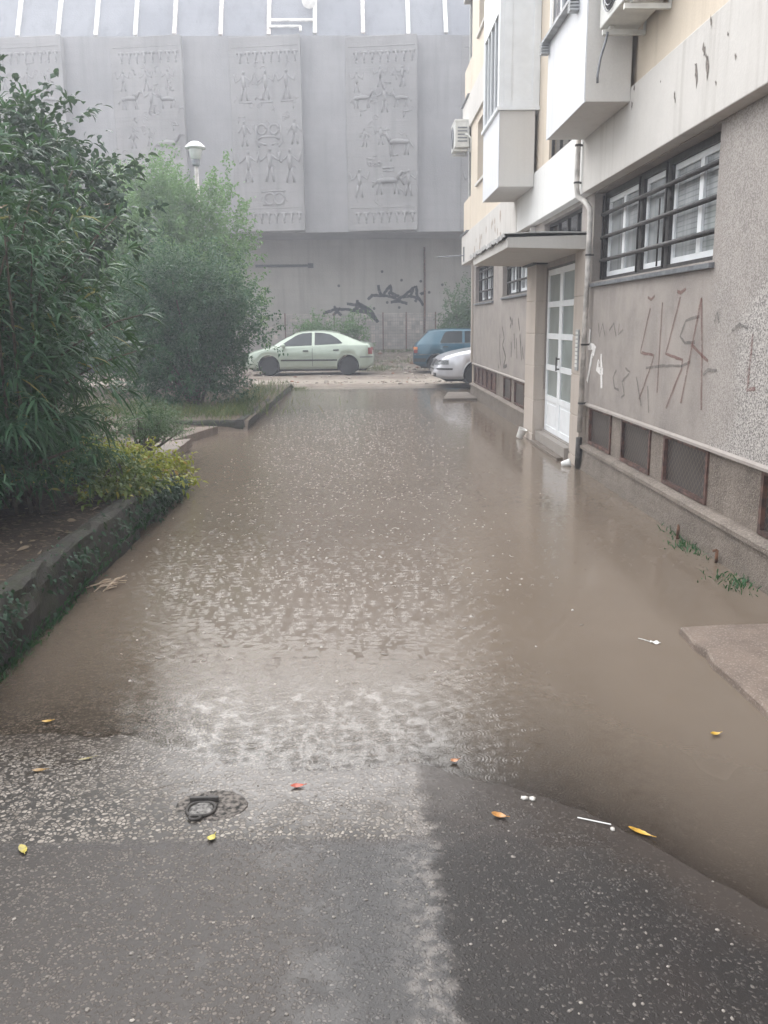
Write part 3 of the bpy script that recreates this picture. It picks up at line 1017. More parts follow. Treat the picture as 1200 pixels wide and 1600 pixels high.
mb = MB()
cy = [9.90, 12.95]
mb.prism([(1.60, 2.455), (2.499, 2.43), (2.499, 2.585), (1.60, 2.565)], 1, cy[0], cy[1])
can = mb.build('canopy', MT['canopy'], B, bevel=.006)
n = 40
vs, fs = [], []
for i in range(n + 1):
    y_ = cy[0] - .03 + (cy[1] - cy[0] + .06) * i / n
    wv = .012 * math.sin(i * 1.7) + .008 * math.sin(i * .63 + 1)
    vs += [(1.555, y_, 2.555 + wv), (1.55, y_, 2.60 + wv * .6), (2.0, y_, 2.622), (2.5, y_, 2.615)]
for i in range(n):
    for j in range(3):
        fs.append((i * 4 + j, i * 4 + j + 1, i * 4 + j + 5, i * 4 + j + 4))
o = MB().add(vs, fs).build('roof_sheet', mat_plain('grey_flashing', (.46, .46, .455), .5, .2, 9, .2, 0), can, fix=False)
so = o.modifiers.new('solid', 'SOLIDIFY')
so.thickness = .012
MB().box(2.43, 2.499, 12.98, 13.05, 2.45, 2.99).box(2.44, 2.499, 13.0, 13.04, 2.42, 2.451).build('wall_pier', MT['band'], B)

# bell panel
p = MB().box(2.435, 2.452, 9.95, 10.08, 1.10, 1.56).build('bell_panel', MT['ledge'], B, bevel=.003)
mb = MB()
for i in range(9):
    mb.box(2.430, 2.434, 9.965, 10.065, 1.14 + i * .046, 1.17 + i * .046)
mb.build('name_plates', MT['acwhite'], p)

# downpipe with bend
pp = [(2.335, 9.86, 3.66), (2.335, 9.86, 3.06), (2.345, 9.84, 2.98), (2.40, 9.70, 2.90), (2.43, 9.63, 2.82), (2.435, 9.62, 2.70), (2.435, 9.74, .42)]
o = MB().tube(pp, .029, 12).build('downpipe', MT['pipe_pale'], B, smooth=True)
mb = MB()
mb.tube([(2.435, 9.742, .36), (2.435, 9.75, -.05)], .036, 12)
mb.build('iron_pipe_foot', MT['iron'], o, smooth=True)
mb = MB()
for (x_, y_, z_) in ((2.335, 9.86, 3.5), (2.335, 9.86, 3.12), (2.435, 9.64, 2.35), (2.435, 9.69, 1.4), (2.435, 9.72, .75)):
    mb.lathe([(.035, -.010), (.035, .010)], (x_, y_, z_), 2, 12)
    mb.box(x_, x_ + .06, y_ - .006, y_ + .006, z_ - .01, z_ + .01)
mb.build('pipe_clip', MT['iron'], o)
# small rod bracket at the far corner
o = MB().tube([(2.42, 21.0, 3.19), (1.75, 21.0, 3.16)], .013, 8).box(2.36, 2.379, 20.95, 21.05, 3.05, 3.38).build('wall_rod', MT['sheet'], B)


# graffiti on the ground-floor wall
def ribbon_yz(mb, pts, w, X):
    pts = [Vector((p[0], p[1])) for p in pts]
    # resample with a little wobble
    out = []
    for a, b in zip(pts[:-1], pts[1:]):
        n_ = max(1, int((b - a).length / .06))
        for i in range(n_):
            q = a.lerp(b, i / n_)
            out.append(q + Vector((random.uniform(-1, 1), random.uniform(-1, 1))) * w * .12)
    out.append(pts[-1])
    vs, fs = [], []
    for i, p in enumerate(out):
        d = out[min(i + 1, len(out) - 1)] - out[max(i - 1, 0)]
        d = d.normalized() if d.length > 1e-6 else Vector((1, 0))
        nn = Vector((-d[1], d[0])) * w * random.uniform(.42, .58)
        vs += [(X, p[0] + nn[0], p[1] + nn[1]), (X, p[0] - nn[0], p[1] - nn[1])]
    for i in range(len(out) - 1):
        fs.append((2 * i, 2 * i + 1, 2 * i + 3, 2 * i + 2))
    mb.add(vs, fs)


RED = [[(7.75, 1.85), (7.66, 1.83), (7.57, 1.86)], [(7.67, 1.76), (7.88, 1.37), (7.51, 1.36), (7.53, 1.31), (7.85, 0.95)], [(7.36, 1.8), (7.37, 1.39), (7.37, 1.05)],
       [(6.95, 1.83), (7.21, 1.38), (6.82, 1.35), (6.83, 1.28), (7.13, 0.94)], [(7.03, 1.88), (6.95, 1.86), (6.84, 1.89)], [(6.51, 1.81), (6.6, 1.56), (6.69, 1.31), (6.8, 1.01)],
       [(6.51, 1.81), (6.44, 1.47), (6.37, 1.0)], [(6.65, 1.47), (6.53, 1.43), (6.3, 1.36)], [(5.6, 1.56), (5.62, 1.2), (5.5, 1.22)]]
DARK = [[(6.53, 1.68), (6.8, 1.65), (6.9, 1.53), (6.79, 1.48), (6.58, 1.49)], [(7.7, 1.24), (7.3, 1.28), (6.83, 1.3), (6.65, 1.34)], [(8.6, 1.18), (8.7, 1.1), (8.64, 1.0), (8.49, 0.99)],
        [(8.3, 1.21), (8.15, 1.18), (8.39, 1.08), (8.3, 0.96), (8.4, 0.92)], [(7.95, 1.15), (7.77, 0.9)], [(7.62, 1.09), (7.55, 0.86)], [(6.23, 1.64), (6.2, 1.71), (6.15, 1.63)],
        [(5.93, 1.58), (5.81, 1.62), (5.67, 1.6)], [(6.37, 1.26), (6.29, 1.3), (6.13, 1.3)], [(9.33, 1.63), (9.27, 1.49), (9.16, 1.63), (9.05, 1.5)], [(8.9, 1.56), (8.75, 1.63), (8.65, 1.5)],
        [(8.56, 1.63), (8.58, 1.52), (8.43, 1.57)]]
WHITE = [[(9.69, 1.57), (9.69, 1.42)], [(9.73, 1.38), (9.43, 1.38), (9.57, 1.27), (9.72, 0.99)], [(9.27, 1.24), (9.33, 1.14), (9.08, 1.14)], [(9.18, 1.31), (9.12, 0.96)]]
FARG = [[(16.11, 1.45), (16.11, 1.12), (15.95, 0.88)], [(15.84, 1.57), (15.62, 1.37), (15.8, 1.25), (15.4, 1.05), (15.65, 0.86), (15.25, 0.91)], [(16.25, 0.87), (16.14, 0.81)],
        [(15.04, 1.74), (14.86, 1.66), (14.98, 1.56)], [(14.78, 1.71), (14.76, 1.6)], [(14.22, 1.71), (14.07, 1.52)], [(14.85, 1.32), (14.82, 1.07)], [(14.58, 1.47), (14.47, 1.22)],
        [(14.33, 1.39), (14.26, 1.07)], [(14.03, 1.47), (13.83, 1.06)], [(13.78, 1.27), (13.68, 1.09)]]
for strokes, w_, m, x_ in ((RED, .026, mat_graffiti('red_spray', (.20, .085, .072), .52), 2.4975), (DARK, .024, mat_graffiti('grey_spray', (.12, .113, .107), .42), 2.496),
                           (WHITE, .07, mat_graffiti('white_brush', (.78, .76, .74), .95), 2.4965), (FARG, .06, mat_graffiti('dark_spray', (.10, .095, .09), .55), 2.497)):
    mb = MB()
    for i, s_ in enumerate(strokes):
        ribbon_yz(mb, s_, w_, x_ - .0004 * i)
    o = mb.build('graffiti', m, B, fix=False)
    if strokes is WHITE:
        o['label'] = 'white brushed house number 74 beside the drainpipe'

# ------------------------------------------------------------------ concrete hall at the end of the alley
H = thing('concrete_hall', (-3, 36, 0), 'big grey concrete hall with carved relief panels and ribbed roof closing the alley', 'building')
HY, HL, HB, HT = 34.0, 37.0, 5.02, 11.78
mb = MB().box(-26, 16, HY, HY + .4, HB, HT)
mb.box(-26, 16, HY + .4, 45, HB + .02, HB + .4)
mb.build('overhanging_wall', MT['hall'], H)
MB().box(-26, 16, HL, HL + .4, -.3, HB + .019).build('base_wall', MT['halllow'], H)
# steep sheet roof with ribs
ry0, rz0, ry1, rz1 = HY + .02, HT + .002, HY + .85, HT + 1.6
mb = MB().add([(-26, ry0, rz0), (16, ry0, rz0), (16, ry1, rz1), (-26, ry1, rz1), (-26, 45, rz1), (16, 45, rz1)], [(0, 1, 2, 3), (3, 2, 5, 4)])
roof = mb.build('roof', MT['roof'], H, fix=False)
RIBX = [-24.8 + 1.4 * i for i in range(9)] + [-12.17, -10.74, -9.40, -8.0, -6.61, -4.96, -3.24, -1.59, .14, 1.77, 3.13, 4.6, 6.0, 7.4, 8.8]
for i, x_ in enumerate(RIBX):
    a = .06 if i % 3 else -.08
    if x_ in (-9.40, -4.96):
        a = -.02
    dx_, dz_ = .07, .09
    f0 = max(0.0, a) * .5
    y_a = ry0 + (ry1 - ry0) * f0
    z_a = rz0 + (rz1 - rz0) * f0
    vs = [(x_ - dx_, y_a - .08, z_a + .04), (x_ + dx_, y_a - .08, z_a + .04), (x_ + dx_, y_a + .02, z_a - .01), (x_ - dx_, y_a + .02, z_a - .01)]
    top = [(v[0], v[1] + (ry1 - y_a), v[2] + (rz1 - z_a)) for v in vs]
    MB().add(vs + top, [(0, 1, 2, 3), (4, 7, 6, 5), (0, 4, 5, 1), (1, 5, 6, 2), (2, 6, 7, 3), (3, 7, 4, 0)]).build(
        'roof_rib', MT['rib_rust'] if i in (13, 14, 15, 17) else MT['rib'], roof)
hp = MB()
def roof_pt(x_, z_, off=.12):
    f = (z_ - rz0) / (rz1 - rz0)
    return (x_, ry0 + (ry1 - ry0) * f - off, z_ + off * .5)
hp.tube([roof_pt(-3.24, 12.03), roof_pt(-2.1, 12.03)], .05, 6).tube([roof_pt(-3.15, 12.27), roof_pt(-1.65, 12.27)], .055, 6).tube([roof_pt(-2.1, 12.03), roof_pt(-2.1, 11.84)], .05, 6)
hp.build('hatch_rail', MT['rib'], roof)
c_ = roof_pt(-1.78, 12.85, .3)
MB().lathe([(.02, -.12), (.16, -.08), (.26, .0), (.25, .03), (.1, .05)], c_, 1, 16).box(c_[0] + .05, c_[0] + .6, c_[1] + .1, c_[1] + .16, c_[2] + .1, c_[2] + .26).build('floodlight', MT['rib'], roof, smooth=False)
# relief panels: wedge-shaped slabs that stand out at their right edge
PAN = [(-13.15, -10.55), (-8.93, -6.33), (-4.70, -2.11), (-.52, 2.06), (3.7, 6.3)]


def rel_tube(mb, pts, r):
    mb.tube(pts, r, 6)


for pi, (xa, xb) in enumerate(PAN):
    ztop, zbot = HT - .06, HB + .03
    pr = .42
    mb = MB().prism([(xa, HY + .01), (xb, HY + .01), (xb, HY - pr), (xa, HY - .03)], 2, zbot, ztop)
    pan = mb.build('relief_panel', MT['relief'], H, bevel=.02)
    sl = (pr - .03) / (xb - xa)

    def py(x_):
        return HY - .03 - sl * (x_ - xa)

    cur = [MB()]

    def flush(nm='relief_figure'):
        if cur[0].v:
            cur[0].build(nm, MT['relief'], pan, smooth=True)
        cur[0] = MB()

    def stroke(pts, r):
        rel_tube(cur[0], [(xa + p[0], py(xa + p[0]) + .004, zbot + p[1]) for p in pts], [q * .95 for q in r] if isinstance(r, (list, tuple)) else r * .95)

    def man(u, v, s_, arms=1):
        stroke([(u, v + .45 * s_), (u, v + .95 * s_)], [.075 * s_, .10 * s_])
        stroke([(u, v + 1.04 * s_), (u, v + 1.16 * s_)], [.065 * s_, .06 * s_])
        stroke([(u - .05 * s_, v + .5 * s_), (u - .14 * s_, v)], .055 * s_)
        stroke([(u + .05 * s_, v + .5 * s_), (u + .14 * s_, v)], .055 * s_)
        for sg in (-1, 1):
            if arms == 1:
                stroke([(u + sg * .1 * s_, v + .9 * s_), (u + sg * .34 * s_, v + .72 * s_), (u + sg * .42 * s_, v + 1.05 * s_)], .045 * s_)
            else:
                stroke([(u + sg * .1 * s_, v + .9 * s_), (u + sg * .3 * s_, v + .6 * s_)], .045 * s_)
        flush()

    def beast(u, v, s_, f=1):
        stroke([(u - .4 * s_ * f, v + .5 * s_), (u, v + .56 * s_), (u + .35 * s_ * f, v + .52 * s_)], [.10 * s_, .12 * s_, .11 * s_])
        stroke([(u + .35 * s_ * f, v + .56 * s_), (u + .52 * s_ * f, v + .85 * s_), (u + .68 * s_ * f, v + .8 * s_)], [.09 * s_, .07 * s_, .05 * s_])
        for q in (-.38, -.26, .24, .36):
            stroke([(u + q * s_ * f, v + .46 * s_), (u + (q + random.uniform(-.08, .08)) * s_ * f, v + .02 * s_)], .04 * s_)
        stroke([(u - .42 * s_ * f, v + .55 * s_), (u - .6 * s_ * f, v + .3 * s_)], .035 * s_)
        flush()

    def bar(u0, u1, v):
        stroke([(u0, v), (u1, v + random.uniform(-.02, .02))], .04)

    def ringp(u, v, r):
        stroke([(u + r * math.cos(a * .5236), v + r * math.sin(a * .5236)) for a in range(13)], .045)

    for row in (.62, 6.12):
        for i in range(8):
            u = .3 + i * .285
            stroke([(u, row), (u + .2, row)], .055)
            stroke([(u + .1, row - .02), (u + .1, row - .25)], [.06, .03])
            stroke([(u + .1, row - .28), (u + .1, row - .34)], [.05, .03])
        stroke([(.1, row + .2), (2.5, row + .2)], .02)
        flush('relief_frieze')
    v = pi % 3
    if v == 2:
        for u in (.5, 1.3, 2.05):
            bar(u - .2, u + .25, 4.48)
            man(u, 4.55, .85)
        ringp(1.1, 3.55, .17)
        ringp(1.55, 3.55, .17)
        stroke([(.95, 3.2), (1.1, 3.3), (1.55, 3.3), (1.75, 3.2)], .045)
        stroke([(1.0, 3.08), (1.25, 3.02)], .045)
        stroke([(1.45, 3.02), (1.7, 3.08)], .045)
        stroke([(.9, 3.7), (.85, 3.1), (1.0, 2.95)], .04)
        stroke([(1.78, 3.7), (1.85, 3.1), (1.7, 2.95)], .04)
        flush('relief_motif')
        man(.45, 3.0, .75, 0)
        man(2.3, 3.0, .75, 0)
        man(.55, 1.75, .95)
        man(1.35, 1.75, 1.0)
        man(2.1, 1.7, 1.0)
        ringp(1.3, 1.15, .2)
        ringp(1.65, 1.15, .2)
        bar(1.0, 1.9, 1.42)
        bar(1.05, 1.85, .95)
        flush('relief_motif')
    else:
        for u in (.4, 1.25, 2.05):
            man(u, 4.9 + random.uniform(-.1, .1), .6)
        beast(.6, 4.25, .7, 1)
        man(1.4, 4.1, .75)
        beast(2.0, 4.25, .6, -1)
        man(.65, 2.95, .55, 0)
        man(1.25, 3.0, .55)
        beast(1.9, 2.6, .9, 1 if v else -1)
        for i in range(3):
            ringp(.85 + i * .17, 2.35, .06)
        bar(1.3, 1.75, 2.2)
        bar(1.32, 1.72, 2.1)
        flush('relief_motif')
        man(.45, 1.2, .85)
        beast(1.5, 1.25, .95, 1)
        man(2.25, 1.2, .8)
        stroke([(1.85, 2.0), (2.1, 1.6)], .05)
        flush('relief_motif')
# smaller weathered motifs between the figures
    for q_ in range(30):
        u, v_ = random.uniform(.2, 2.4), random.choice([random.uniform(.9, 5.6), random.uniform(3.6, 5.8)])
        kq = random.random()
        if kq < .4:
            stroke([(u + .09 * math.cos(a), v_ + .09 * math.sin(a) * random.uniform(.8, 1.1)) for a in np.linspace(0, random.uniform(3, 6.2), 8)], .022)
        elif kq < .7:
            p_ = (u, v_)
            pts_ = [p_]
            for _ in range(4):
                p_ = (p_[0] + random.uniform(-.1, .14), p_[1] + random.uniform(-.12, .12))
                pts_.append(p_)
            stroke(pts_, .024)
        else:
            stroke([(u, v_), (u + random.uniform(.1, .3), v_ + random.uniform(-.06, .06))], .03)
            stroke([(u + .05, v_), (u + .02, v_ - .18)], .022)
    flush('relief_motif')
# ledge pipe, rusty pipe and holes on the base wall
MB().box(-4.4, -2.05, HL - .10, HL - .003, 3.96, 4.06).box(-2.25, -2.02, HL - .14, HL - .003, 3.92, 4.10).build('wall_ledge', MT['darkframe'], H)
MB().tube([(2.55, HL - .05, 4.7), (2.56, HL - .05, 2.6), (2.54, HL - .05, .5)], .045, 8).build('rusty_pipe', MT['rust'], H, smooth=True)
mb = MB()
for (x_, z_) in ((.8, 3.75), (3.3, 3.2), (2.4, 3.35), (1.6, 3.4), (-1.0, 3.2), (2.75, 2.9), (.45, 2.27), (1.0, 2.51), (1.5, 2.3)):
    mb.lathe([(.06, 0), (.05, .01)], (x_, HL - .012, z_), 1, 8)
mb.build('wall_holes', MT['iron'], H)
# lower band of weathered tiles with bare patches
tl = MB()
for i in range(70):
    for j in range(9):
        x_ = -7 + i * .17
        z_ = .55 + j * .17
        if random.random() < (.93 if j > 3 else .75):
            tl.box(x_ + .006, x_ + .164, HL - .02, HL - .002, z_ + .006, z_ + .164, 0 if random.random() < .85 else 1)
tl.build('tile_band', [mat_plain('wall_tile', (.46, .425, .39), .5, .15, 2), mat_plain('wall_tile_pale', (.56, .50, .45), .5, .15, 2)], H, fix=False)
BLK = [[(0.2, 2.64), (0.38, 2.8), (0.74, 2.79), (1.09, 2.77), (1.44, 2.62), (1.62, 2.72), (1.93, 2.76), (2.2, 2.69)], [(0.63, 3.22), (0.65, 3.01), (0.76, 2.82)], [(0.85, 2.82), (1.14, 3.2), (1.16, 2.96), (1.07, 2.83)],
       [(1.14, 2.9), (1.49, 2.74)], [(1.67, 2.72), (2.11, 3.12), (1.98, 2.78)], [(2.11, 3.12), (2.22, 3.12), (2.24, 2.65), (2.16, 2.52)], [(2.22, 2.84), (2.38, 2.56), (2.51, 2.37)], [(2.38, 2.82), (2.56, 2.91)],
       [(1.13, 2.52), (1.49, 2.55), (1.84, 2.46)], [(-0.2, 2.5), (-0.02, 2.41), (0.28, 2.24), (0.61, 1.71)], [(-0.2, 2.2), (0.06, 2.22), (0.33, 1.98), (0.61, 1.71)], [(-0.2, 2.37), (0.02, 2.28), (0.22, 2.13)],
       [(-1.67, 2.08), (-1.18, 2.25), (-0.74, 2.25), (-0.2, 2.16), (0.15, 2.11), (0.59, 1.71)], [(-1.22, 2.38), (-1.09, 2.16), (-0.92, 1.99)], [(-0.96, 2.29), (-1.27, 1.99)], [(-0.69, 2.46), (-0.2, 2.42), (0.24, 2.24)],
       [(-0.24, 2.63), (-0.23, 2.07)], [(-0.43, 2.16), (-0.2, 2.5), (-0.02, 2.33)]]
mb = MB()
for i, s_ in enumerate(BLK):
    t_ = MB()
    ribbon_yz(t_, s_, .115, 0)
    mb.add([(v[1], HL - .024 - .0006 * i, v[2]) for v in t_.v], t_.f)
mb.build('graffiti', mat_graffiti('black_spray', (.03, .03, .036), .95), H, fix=False)

# wire fence in front of the hall
F = thing('wire_fence', (.3, 36.2, .4), 'thin wire mesh fence with rusty posts in front of the hall base', 'fence')
for x_ in (-3.2, -1.2, .8, 1.75, 2.95, 4.4):
    MB().box(x_ - .025, x_ + .025, 36.2, 36.25, .3, 2.1).build('post', MT['rust'], F)
mb = MB()
for i in range(76):
    x_ = -3.2 + i * .1
    mb.tube([(x_, 36.19, .5), (x_, 36.19, 2.0)], .004, 3, cap=False)
for j in range(13):
    z_ = .5 + j * .125
    mb.tube([(-3.2, 36.185, z_), (4.4, 36.185, z_)], .005, 3, cap=False)
mb.build('wire_mesh', MT['sheet'], F, fix=False)

# ------------------------------------------------------------------ planter walls, kerbs and slabs on the left
def rough_wall(mb, path, thick, ztop, zbot, jit, seed, side=1):
    """lofted low wall along a polyline of (x, y) with an uneven top; thickness grows to the left of travel * side"""
    r_ = random.Random(seed)
    pts = []
    for a, b in zip(path[:-1], path[1:]):
        a, b = Vector(a), Vector(b)
        n_ = max(1, int((b - a).length / .09))
        pts += [a.lerp(b, i / n_) for i in range(n_)]
    pts.append(Vector(path[-1]))
    vs, fs = [], []
    L_ = 0
    for i, p in enumerate(pts):
        d = (pts[min(i + 1, len(pts) - 1)] - pts[max(i - 1, 0)]).normalized()
        nn = Vector((-d[1], d[0])) * side
        if i:
            L_ += (pts[i] - pts[i - 1]).length
        zt = ztop(L_) + r_.uniform(-jit, jit) * .5
        o1, o2, o3 = r_.uniform(-jit, jit), r_.uniform(-jit, jit), r_.uniform(-jit, jit)
        J = lambda k_: jit * k_ * (fbm(np.array([L_ * 5 + k_ * 9.1]), np.array([k_ * 3.3]), seed)[0]) + r_.uniform(-jit, jit) * .5
        hgt_ = zt - zbot
        prof = [(J(1), zbot), (J(1.3) + .01, zbot + hgt_ * .35), (J(1.6), zbot + hgt_ * .55), (J(1.9) - .006, zbot + hgt_ * .72), (J(2.1), zbot + hgt_ * .86), (.012 + J(1.5), zt - .02 + J(.5)),
                (.035 + J(1), zt + J(.5)), (thick * .6, zt + r_.uniform(-jit, jit) * .5), (thick, zt - .012), (thick, zbot)]
        for (u, z_) in prof:
            q = p + nn * u
            vs.append((q[0], q[1], z_))
    n = 10
    for i in range(len(pts) - 1):
        for k in range(n - 1):
            fs.append((i * n + k, i * n + k + 1, (i + 1) * n + k + 1, (i + 1) * n + k))
    fs.append(tuple(range(n)))
    fs.append(tuple(range((len(pts) - 1) * n, len(pts) * n))[::-1])
    mb.add(vs, fs)


mb = MB()
rough_wall(mb, [(-1.80, -2.5), (-1.80, 6.75)], .13, lambda l: .345, -.25, .016, 3)
rough_wall(mb, [(-1.84, 6.76), (-1.80, 7.4), (-1.88, 8.75)], .22, lambda l: .27 - .075 * l, -.25, .03, 4)
o = mb.build('retaining_wall', MT['mossy'], None, smooth=False)
tag(o, 'low mossy concrete planter wall below the oleander at the left edge of the flood', 'wall')
mb = MB()
rough_wall(mb, [(-7.5, 13.86), (-1.95, 13.86)], .14, lambda l: .165, -.25, .010, 5)
rough_wall(mb, [(-1.93, 13.88), (-1.90, 23.2)], .15, lambda l: .17 - .006 * l, -.25, .012, 6)
o = mb.build('planter_kerb', MT['mossy'])
tag(o, 'worn concrete kerb round the far planting bed with the dense round shrub', 'kerb')


def slab(name, corners, z, th, tilt, label, m='plinth', cat='slab'):
    """rough-edged concrete slab from ground corners, tilted"""
    pts = []
    for a, b in zip(corners, corners[1:] + corners[:1]):
        a, b = Vector(a), Vector(b)
        n_ = max(2, int((b - a).length / .12))
        for i in range(n_):
            p = a.lerp(b, i / n_)
            j = .012 if i else 0
            pts.append(p + Vector((random.uniform(-j, j), random.uniform(-j, j))))
    cx = sum(p[0] for p in pts) / len(pts)
    cy_ = sum(p[1] for p in pts) / len(pts)
    n_ = len(pts)
    zf = lambda p: z + tilt[0] * (p[0] - cx) + tilt[1] * (p[1] - cy_)
    vs = [(p[0], p[1], zf(p) - th) for p in pts] + [(p[0], p[1], zf(p) - .012) for p in pts] + [(cx + (p[0] - cx) * .985, cy_ + (p[1] - cy_) * .985, zf(p)) for p in pts]
    fs = [tuple(range(n_))[::-1], tuple(range(2 * n_, 3 * n_))]
    for k in (0, n_):
        fs += [(k + i, k + (i + 1) % n_, k + n_ + (i + 1) % n_, k + n_ + i) for i in range(n_)]
    o = MB().add(vs, fs).build(name, MT[m])
    return tag(o, label, cat)


def mat_slab():
    t = T('pinkish_concrete')
    v = t.n('SeparateColor', {'Color': t.vor(140)})
    c = t.mix(t.ramp(t.noise(5, 6, .65), .3, .7), (.225, .172, .14), (.15, .115, .095))
    c = t.mix(t.math('MULTIPLY', t.ramp(v, .75, .95), .45), c, (.42, .37, .32))
    return t.end(t.prin(c, .5, t.bump(t.noise(120, 3), .5, .008)))


MT['slab'] = mat_slab()
slab('concrete_slab', [(1.675, 4.37), (1.665, 2.2), (2.49, 2.2), (2.49, 4.43)], .045, .30, (0, 0), 'brownish concrete slab rising out of the water in the near right corner', 'slab')
slab('concrete_slab', [(1.70, 18.75), (2.44, 18.80), (2.44, 20.5), (1.98, 20.6)], .055, .2, (0, 0), 'low concrete slab lying at the far corner of the apartment block', 'plinth')
slab('broken_slab', [(-2.30, 13.55), (-2.62, 11.75), (-3.3, 12.0), (-3.0, 13.75)], .10, .12, (.06, -.02), 'tilted broken paving slab nearest the kerb of the far bed', 'slab', 'broken slab')
slab('broken_slab', [(-2.36, 11.75), (-2.42, 10.4), (-3.1, 10.4), (-3.05, 11.65)], .085, .12, (.09, .05), 'broken paving slab half hidden by the grey green fern like plant', 'slab', 'broken slab')
slab('broken_slab', [(-2.95, 13.6), (-3.15, 12.9), (-3.9, 13.0), (-3.8, 13.7)], .15, .14, (-.1, .14), 'small upturned broken slab behind the larger tilted slab', 'slab', 'broken slab')

# ------------------------------------------------------------------ cars
MT['tyre'] = mat_plain('tyre_rubber', (.022, .022, .024), .8, .2, 12)
MT['rim'] = mat_plain('wheel_rim', (.30, .30, .31), .4, .2, 9, 0, .6)
MT['dark_rim'] = mat_plain('steel_wheel', (.06, .06, .065), .5, .2, 9, 0, .3)
MT['carglass'] = mat_plain('car_glass', (.035, .042, .045), .06, .2, 2, 0, 0, .5)
MT['black_trim'] = mat_plain('black_trim', (.03, .03, .032), .55, .2, 9)
MT['redlens'] = mat_plain('red_lens', (.20, .018, .016), .2, .1)
MT['amberlens'] = mat_plain('amber_lens', (.60, .20, .04), .2, .1)
MT['clearlens'] = mat_plain('clear_lens', (.25, .26, .27), .12, .4, 25, 0, .2)
MT['under'] = mat_plain('underbody', (.012, .012, .012), .9, .1)


